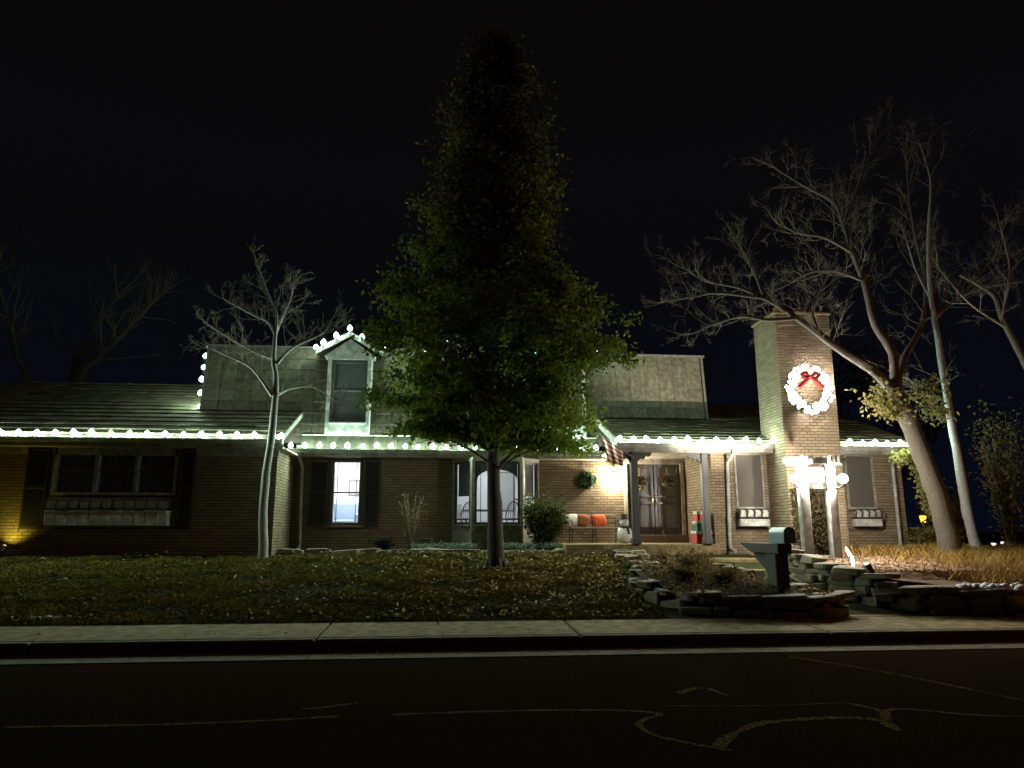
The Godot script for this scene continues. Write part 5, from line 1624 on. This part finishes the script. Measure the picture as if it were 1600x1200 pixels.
func plants() -> void:
	shrub("evergreen_shrub", "dense dark evergreen shrub in front of the porch wall by the bay", "shrub", V(2.66, 1.08, -19.25), V(0.62, 1.42, 0.5), 5200, 0.10, Color(0.035, 0.048, 0.014), Color(0.075, 0.085, 0.03), 26)
	shrub("spindly_shrub", "thin leafless-looking shrub against the brick between window and bay", "shrub", V(-0.85, 1.1, -19.3), V(0.5, 1.6, 0.3), 260, 0.06, Color(0.12, 0.10, 0.04), Color(0.20, 0.16, 0.07), 14)
	shrub("dark_shrub", "small dark rounded shrub below the shuttered window", "shrub", V(-1.55, 1.08, -19.4), V(0.34, 0.34, 0.25), 900, 0.06, Color(0.012, 0.016, 0.012), Color(0.025, 0.03, 0.02), 12)
	for q in [[V(-0.35, 1.09, -18.85), "grey green ground cover left of the leafy tree's trunk", 0.55], [V(0.45, 1.09, -18.8), "grey green ground cover in front of the bay window", 0.6], [V(2.0, 1.09, -18.85), "grey green ground cover between trunk and porch", 0.7], [V(2.9, 1.09, -18.8), "grey green ground cover at the foot of the evergreen shrub", 0.5]]:
		shrub("ground_cover", q[1], "plant", q[0], V(q[2], 0.22, 0.3), 900, 0.055, Color(0.10, 0.15, 0.10), Color(0.20, 0.26, 0.19), 14, "ground cover plants in the flower bed")
	# planter plants
	for q in [[V(4.95, 0.72, -14.3), "brown bushy perennial in the planter left of the mailbox", 0.42, 0.50], [V(5.35, 0.62, -13.6), "low rusty perennial just left of the mailbox post", 0.40, 0.34], [V(4.55, 0.66, -13.6), "dry perennial at the left end of the planter", 0.36, 0.32]]:
		shrub("perennial", q[1], "plant", q[0], V(q[2], q[3], q[2]), 620, 0.07, Color(0.07, 0.065, 0.02), Color(0.16, 0.10, 0.035), 18, "perennials in the planter")
	shrub("dry_flower_stalks", "tall dry reddish flower stalks in the planter before the porch", "plant", V(4.75, 0.84, -15.5), V(0.24, 0.62, 0.24), 180, 0.06, Color(0.22, 0.13, 0.06), Color(0.30, 0.20, 0.08), 9)
	shrub("dry_flower_stalks", "dry flower stalks left of the mailbox arm in the planter", "plant", V(5.5, 0.78, -15.0), V(0.34, 0.48, 0.24), 200, 0.06, Color(0.14, 0.09, 0.04), Color(0.22, 0.14, 0.06), 10)
	# right side growth
	shrub("dim_shrub", "tall loose shrub with sparse leaves at the right edge of the garden", "shrub", V(14.9, 0.95, -18.0), V(0.9, 3.9, 0.7), 2300, 0.10, Color(0.09, 0.08, 0.02), Color(0.16, 0.12, 0.04), 22)
	shrub("dim_shrub", "leafy bush behind the slender white-barked tree", "shrub", V(13.9, 0.95, -19.0), V(1.0, 1.9, 0.7), 1800, 0.10, Color(0.09, 0.08, 0.02), Color(0.15, 0.11, 0.035), 18)
	shrub("dim_shrub", "bush with yellow green leaves at the foot of the leaning tree", "shrub", V(12.7, 0.98, -18.3), V(0.75, 0.8, 0.6), 1100, 0.09, Color(0.12, 0.12, 0.03), Color(0.20, 0.16, 0.05), 14)
	# vine hanging at the corner of the house
	var t := thing("hanging_vine", "yellow green vine hanging from the house's right corner", "vine")
	var st := MB.new()
	var s := limb(st, [V(11.75, 3.45, -17.55), V(12.0, 3.55, -17.5), V(12.15, 3.3, -17.5), V(12.25, 2.8, -17.5), V(12.38, 2.35, -17.5), V(12.45, 1.9, -17.5), V(12.5, 1.05, -17.5)], 0.016, 0.012, 5)
	obj("stem", st, M.twig, t)
	var where := []; var cols := []
	for i in 620:
		var f := R(0.0, 0.82)
		var p: Vector3 = s[int(f * (s.size() - 1))] + V(rng.randfn(0, 0.10), rng.randfn(0, 0.10), rng.randfn(0, 0.08))
		where.append(leaf_at(p, 0.11)); cols.append(Color(0.20, 0.20, 0.05).lerp(Color(0.28, 0.23, 0.09), R(0, 1)))
	many("foliage", leaf(), where, cols, t)
	# bare climber on the chimney's foot between the posts
	t = thing("bare_climber", "leafless climber on the chimney brick between the arbor posts", "vine")
	st = MB.new()
	for i in 7:
		var x := 8.6 + R(0, 0.5)
		sprout(st, V(x, 0.98, -17.12), V(R(-0.2, 0.2), 1, 0), R(1.0, 1.6), 0.012, 2, 0.5)
	obj("stems", st, M.twig, t, true)
	where = []; cols = []
	for i in 2600:
		where.append(leaf_at(V(R(8.52, 9.45), R(1.0, 2.65), R(-17.16, -16.98)), 0.085)); cols.append(Color(0.035, 0.03, 0.015).lerp(Color(0.075, 0.058, 0.028), R(0, 1)))
	many("dry_leaves", leaf(), where, cols, t)

func blade_tuft(h: float, w: float, n: int, lean: float, m: Material) -> ArrayMesh:
	var k := MB.new()
	for i in n:
		var a := R(0, TAU)
		var o := V(R(-1, 1), 0, R(-1, 1)) * w * 3.0
		var d := V(cos(a), 0, sin(a))
		var s := V(-d.z, 0, d.x) * w
		var hh := h * R(0.6, 1.1)
		var p1 := o + d * lean * hh * 0.35 + V(0, hh * 0.6, 0)
		var p2 := o + d * lean * hh + V(0, hh, 0)
		k.face([o - s, o + s, p1 + s * 0.7, p1 - s * 0.7], o - d * 3)
		k.face([p1 - s * 0.7, p1 + s * 0.7, p2], o - d * 3)
	return k.mesh(m)

func lawn() -> void:
	var tuft := blade_tuft(0.055, 0.006, 6, 0.7, M.needle)
	var where := []
	var cols := []
	var patch := FastNoiseLite.new()
	patch.seed = 7
	patch.frequency = 0.55
	patch.fractal_octaves = 3
	for i in 60000:
		var x := R(-13.5, 4.6)
		var z := R(-17.95, -11.93)
		if x > 3.6 + (-z - 13.5) * 0.18 and z < -12.6: continue
		if x > 3.6 and z > -13.4 and x > 3.75 + (-z - 12.4) * 0.2: continue
		if z < -17.7 and x < -4.2: continue
		var pn := patch.get_noise_2d(x, z * 1.6)
		if pn < -0.28 and R(0, 1) < 0.3: continue
		var k := R(0.7, 1.25) * (1.0 + pn * 0.9)
		var g := Color(0.115, 0.108, 0.017).lerp(Color(0.20, 0.135, 0.035), R(0, 1) * R(0.2, 1.0))
		where.append(Transform3D(Basis(Vector3.UP, R(0, TAU)).scaled(V(1, R(0.7, 1.3) * (1.0 + pn), 1)), V(x, gy(z) - 0.005, z)))
		cols.append(Color(g.r * k, g.g * k, g.b * k))
	var o := many("lawn_grass", tuft, where, cols, self)
	tag(o, "short green grass of the sloping front lawn", "grass", "", "stuff")
	# fallen leaves, thick under the tree and against the planter
	where = []; cols = []
	for i in 11000:
		var x := R(-9, 4.6)
		var z := R(-18.3, -11.95)
		var near := clampf(1.1 - absf(x - 2.8) / 6.0, 0.10, 1.0) * clampf(0.5 + patch.get_noise_2d(x * 2.0 + 50.0, z * 2.0) * 1.8, 0.05, 1.0)
		if R(0, 1) > near: continue
		if x > 3.7 + (-z - 13.5) * 0.18: continue
		var y := V(R(-1, 1), R(-0.15, 0.45), R(-1, 1)).normalized()
		var xx := y.cross(V(R(-0.3, 0.3), 1, R(-0.3, 0.3))).normalized()
		where.append(Transform3D(Basis(xx, y, xx.cross(y)).scaled(Vector3.ONE * R(0.05, 0.10)), V(x, gy(z) + R(0.03, 0.06), z)))
		var c := Color(0.36, 0.27, 0.10).lerp(Color(0.20, 0.10, 0.045), R(0, 1))
		cols.append(c if R(0, 1) < 0.85 else Color(0.55, 0.48, 0.30))
	for i in 170:
		# a few blown onto the pavement and into the gutter
		var z := R(-12.1, -9.9) if R(0, 1) < 0.5 else R(-10.42, -10.15)
		var y0 := 0.015 if z > -10.39 else 0.2
		var y := V(R(-1, 1), R(0.0, 0.25), R(-1, 1)).normalized()
		var xx := y.cross(V(R(-0.3, 0.3), 1, R(-0.3, 0.3))).normalized()
		where.append(Transform3D(Basis(xx, y, xx.cross(y)).scaled(Vector3.ONE * R(0.035, 0.08)), V(R(-7, 9), y0, z)))
		cols.append(Color(0.16, 0.10, 0.04).lerp(Color(0.07, 0.05, 0.02), R(0, 1)))
	o = many("fallen_leaves", leaf(), where, cols, self)
	tag(o, "yellow and brown fallen leaves scattered over the lawn", "leaves", "", "stuff")
	# leaves and dead stems lying in the planter
	where = []; cols = []
	for i in 3000:
		var z := R(-17.0, -12.0)
		var f := inverse_lerp(-12.0, -17.0, z)
		var x := R(3.85 + f * 0.5, 6.75 - f * 1.4)
		var y := V(R(-1, 1), R(-0.15, 0.6), R(-1, 1)).normalized()
		var xx := y.cross(V(R(-0.3, 0.3), 1, R(-0.3, 0.3))).normalized()
		where.append(Transform3D(Basis(xx, y, xx.cross(y)).scaled(Vector3.ONE * R(0.06, 0.12)), V(x, lerpf(0.52, 0.94, f) + R(0.0, 0.06), z)))
		cols.append(Color(0.16, 0.10, 0.04).lerp(Color(0.07, 0.05, 0.02), R(0, 1)))
	o = many("leaf_litter", leaf(), where, cols, self)
	tag(o, "brown leaf litter covering the planter around the mailbox", "leaves", "", "stuff")
	# wood chips in the right bed
	var chip := MB.new()
	chip.hexa([V(-0.5, 0, -0.2), V(0.5, 0, -0.15), V(-0.45, 0.12, -0.18), V(0.48, 0.15, -0.12), V(-0.5, 0, 0.2), V(0.45, 0, 0.22), V(-0.46, 0.1, 0.18), V(0.5, 0.14, 0.17)])
	var cm := chip.mesh(M.needle)
	where = []; cols = []
	for i in 9000:
		var z := R(-18.0, -13.2)
		var x := R(7.75, 11.6)
		if x < 8.4 and z > -14.0: continue
		where.append(Transform3D(Basis.from_euler(V(R(-0.5, 0.5), R(0, TAU), R(-0.5, 0.5))).scaled(Vector3.ONE * R(0.04, 0.10)), V(x, lerpf(0.86, 1.005, clampf((-13.4 - z) / 2.6, 0, 1)) + R(0.0, 0.015), z)))
		cols.append(Color(0.46, 0.33, 0.23).lerp(Color(0.26, 0.16, 0.10), R(0, 1)))
	o = many("bark_chips", cm, where, cols, self)
	tag(o, "reddish bark chips covering the bed around the arbor", "mulch", "", "stuff")
	# long dry grass
	var dry := blade_tuft(0.30, 0.006, 9, 0.9, M.needle)
	where = []; cols = []
	for i in 3600:
		var x := R(9.3, 15.5)
		var z := R(-17.6, -12.1)
		if R(0, 1) > clampf((x - 9.2) / 2.0, 0.0, 1.0): continue
		if Vector2(x - 11.9, z + 16.3).length() < 0.25: continue
		var hgt := lerpf(0.63, 1.0, clampf((-12.0 - z) / 5.0, 0, 1))
		where.append(Transform3D(Basis(Vector3.UP, R(0, TAU)).scaled(V(1.3, R(0.4, 1.25), 1.3)), V(x, hgt - 0.02, z)))
		var c := Color(0.36, 0.20, 0.065).lerp(Color(0.22, 0.17, 0.05), R(0, 1))
		cols.append(c)
	o = many("dry_grass", dry, where, cols, self)
	tag(o, "long dry brown grass in the bed right of the arbor", "grass", "", "stuff")

# ------------------------------------------------------------------ lamps on the ground, street lamps
func small_things() -> void:
	# ground spotlight aimed back at the arbor
	var s := thing("ground_spotlight", "black ground spotlight tilted on its stake behind the retaining wall", "spotlight", V(7.82, 0.84, -12.93))
	var st := MB.new(); st.tube([V(0, -0.1, 0), V(0, 0.06, 0)], [0.01, 0.012], 6); obj("stake", st, M.iron, s)
	var hd := MB.new(); hd.tube([V(0.06, 0.0, 0.03), V(-0.02, 0.16, -0.01)], [0.045, 0.06], 12); obj("head", hd, M.iron, s)
	var ln := MB.new(); ln.ball(V(-0.028, 0.175, -0.014), V(0.05, 0.02, 0.05), 12, 6); obj("lens", ln, glowing(Color(1, 0.95, 0.88), 3.0), s)
	var sp := SpotLight3D.new()
	sp.name = "spot_beam"
	sp.light_color = Color(1, 0.95, 0.88)
	sp.light_energy = 300.0
	sp.spot_angle = 17.0
	sp.spot_angle_attenuation = 1.0
	sp.spot_range = 20.0
	sp.light_size = 0.015
	sp.shadow_enabled = true
	s.add_child(sp)
	sp.position = V(-0.04, 0.21, -0.02)
	sp.look_at_from_position(s.position + sp.position, V(6.6, 6.5, -20.3), Vector3.UP)
	# curved white stake figure that it lights
	var c := thing("garden_light", "curved white garden light shining beside the black spotlight", "garden light", V(7.98, 0.86, -13.75))
	var b := MB.new()
	b.tube([V(0.02, -0.05, 0), V(0.02, 0.12, 0), V(-0.02, 0.26, 0), V(-0.08, 0.38, 0), V(-0.10, 0.44, 0)], [0.022, 0.035, 0.04, 0.035, 0.012], 8)
	obj("lamp_body", b, glowing(Color(1, 0.97, 0.92), 1.6), c)
	omni(c, V(0.02, 0.26, 0.08), Color(1, 0.97, 0.92), 0.12, 0.03)
	var wg := MB.new(); wg.tube([V(-0.02, 0.28, 0.02), V(-0.07, 0.2, 0.04), V(-0.06, 0.14, 0.04)], [0.025, 0.03, 0.008], 6); obj("wing", wg, M.snow, c)
	# warm uplight at the wing
	var u := thing("ground_spotlight", "small yellow uplight washing the wing's brick at the far left", "spotlight", V(-10.14, 1.06, -18.08))
	var us := MB.new(); us.tube([V(0, -0.08, 0), V(0, 0.1, 0)], [0.012, 0.012], 6); obj("stake", us, M.iron, u)
	var uh := MB.new(); uh.tube([V(0, 0.08, 0.05), V(0, 0.20, -0.02)], [0.04, 0.05], 10); obj("head", uh, M.iron, u)
	var ul := MB.new(); ul.ball(V(0, 0.21, -0.025), V(0.042, 0.02, 0.042), 10, 6); obj("lens", ul, glowing(Color(1, 0.85, 0.35), 2.0), u)
	var us2 := SpotLight3D.new()
	us2.name = "spot_beam"
	us2.light_color = Color(1, 0.92, 0.34)
	us2.light_energy = 0.9
	us2.spot_angle = 62.0
	us2.spot_angle_attenuation = 1.0
	us2.spot_range = 10.0
	us2.light_size = 0.03
	us2.shadow_enabled = true
	u.add_child(us2)
	us2.position = V(0, 0.235, -0.035)
	us2.look_at_from_position(u.position + us2.position, V(-10.10, 1.75, -18.4), Vector3.UP)
	# little white path lights far right
	for q in [[V(17.1, 1.02, -22.0), "tiny white path light by the slender trunk, leftmost of three"], [V(19.2, 1.02, -24.0), "tiny white path light in the dark at right, middle of three"], [V(19.55, 1.06, -24.0), "tiny white path light in the dark at right, rightmost of three"]]:
		var p := thing("path_light", q[1], "path light", q[0], 0.0, "path lights in the neighbour's garden")
		var k := MB.new(); k.tube([V(0, -0.1, 0), V(0, 0.10, 0)], [0.015, 0.015], 6); obj("stake", k, M.iron, p)
		var g := MB.new(); g.lathe(V(0, 0.10, 0), [Vector2(0.0, 0), Vector2(0.05, 0.0), Vector2(0.07, 0.06), Vector2(0.0, 0.07)], 10); obj("lamp_glass", g, glowing(Color(1, 0.97, 0.92), 4.0), p)
		var cp := MB.new(); cp.lathe(V(0, 0.172, 0), [Vector2(0.10, 0), Vector2(0.02, 0.05), Vector2(0, 0.05)], 10); obj("cap", cp, M.iron, p)
		omni(p, V(0, 0.135, 0), Color(1, 0.97, 0.92), 0.05, 0.03)
	# amber lamp behind the bushes
	var a := thing("garden_lantern", "amber garden lantern glowing behind the bushes by the vine", "lantern", V(13.9, 1.0, -20.0))
	var pm := MB.new(); pm.tube([V(0, 0, 0), V(0, 0.85, 0)], [0.03, 0.025], 8); obj("post", pm, M.iron, a)
	var gl := MB.new(); gl.lathe(V(0, 0.85, 0), [Vector2(0, 0), Vector2(0.06, 0), Vector2(0.09, 0.18), Vector2(0, 0.2)], 10); obj("lamp_glass", gl, M.amber_lamp, a)
	var cc := MB.new(); cc.lathe(V(0, 1.05, 0), [Vector2(0.12, 0), Vector2(0.02, 0.08), Vector2(0, 0.08)], 10); obj("cap", cc, M.iron, a)
	omni(a, V(0, 0.95, 0), AMBER, 0.5, 0.05)
	# street lamps outside the picture
	for q in [[V(25.0, 0.1, -9.0), 1.0, "tall street lamp with an amber head standing right of the picture"], [V(-24.0, 0.1, -9.0), 0.30, "tall street lamp with an amber head standing left of the picture"]]:
		var l := thing("street_lamp", q[2], "street lamp", q[0], 0.0, "street lamps along the road")
		var po := MB.new(); po.tube([V(0, 0, 0), V(0, 7.6, 0), V(0, 8.0, 0.3), V(0, 8.1, 1.2)], [0.09, 0.06, 0.05, 0.045], 10); obj("pole", po, M.iron, l)
		var he := MB.new(); he.bbox(V(-0.14, 8.03, 1.1), V(0.14, 8.17, 1.6), 0.03); obj("head", he, M.iron, l)
		var le := MB.new(); le.ball(V(0, 8.02, 1.38), V(0.11, 0.05, 0.18), 12, 6); obj("lens", le, M.amber_lamp, l)
		omni(l, V(0, 8.0, 1.38), AMBER, STREET_E * q[1], 0.04, 80.0)
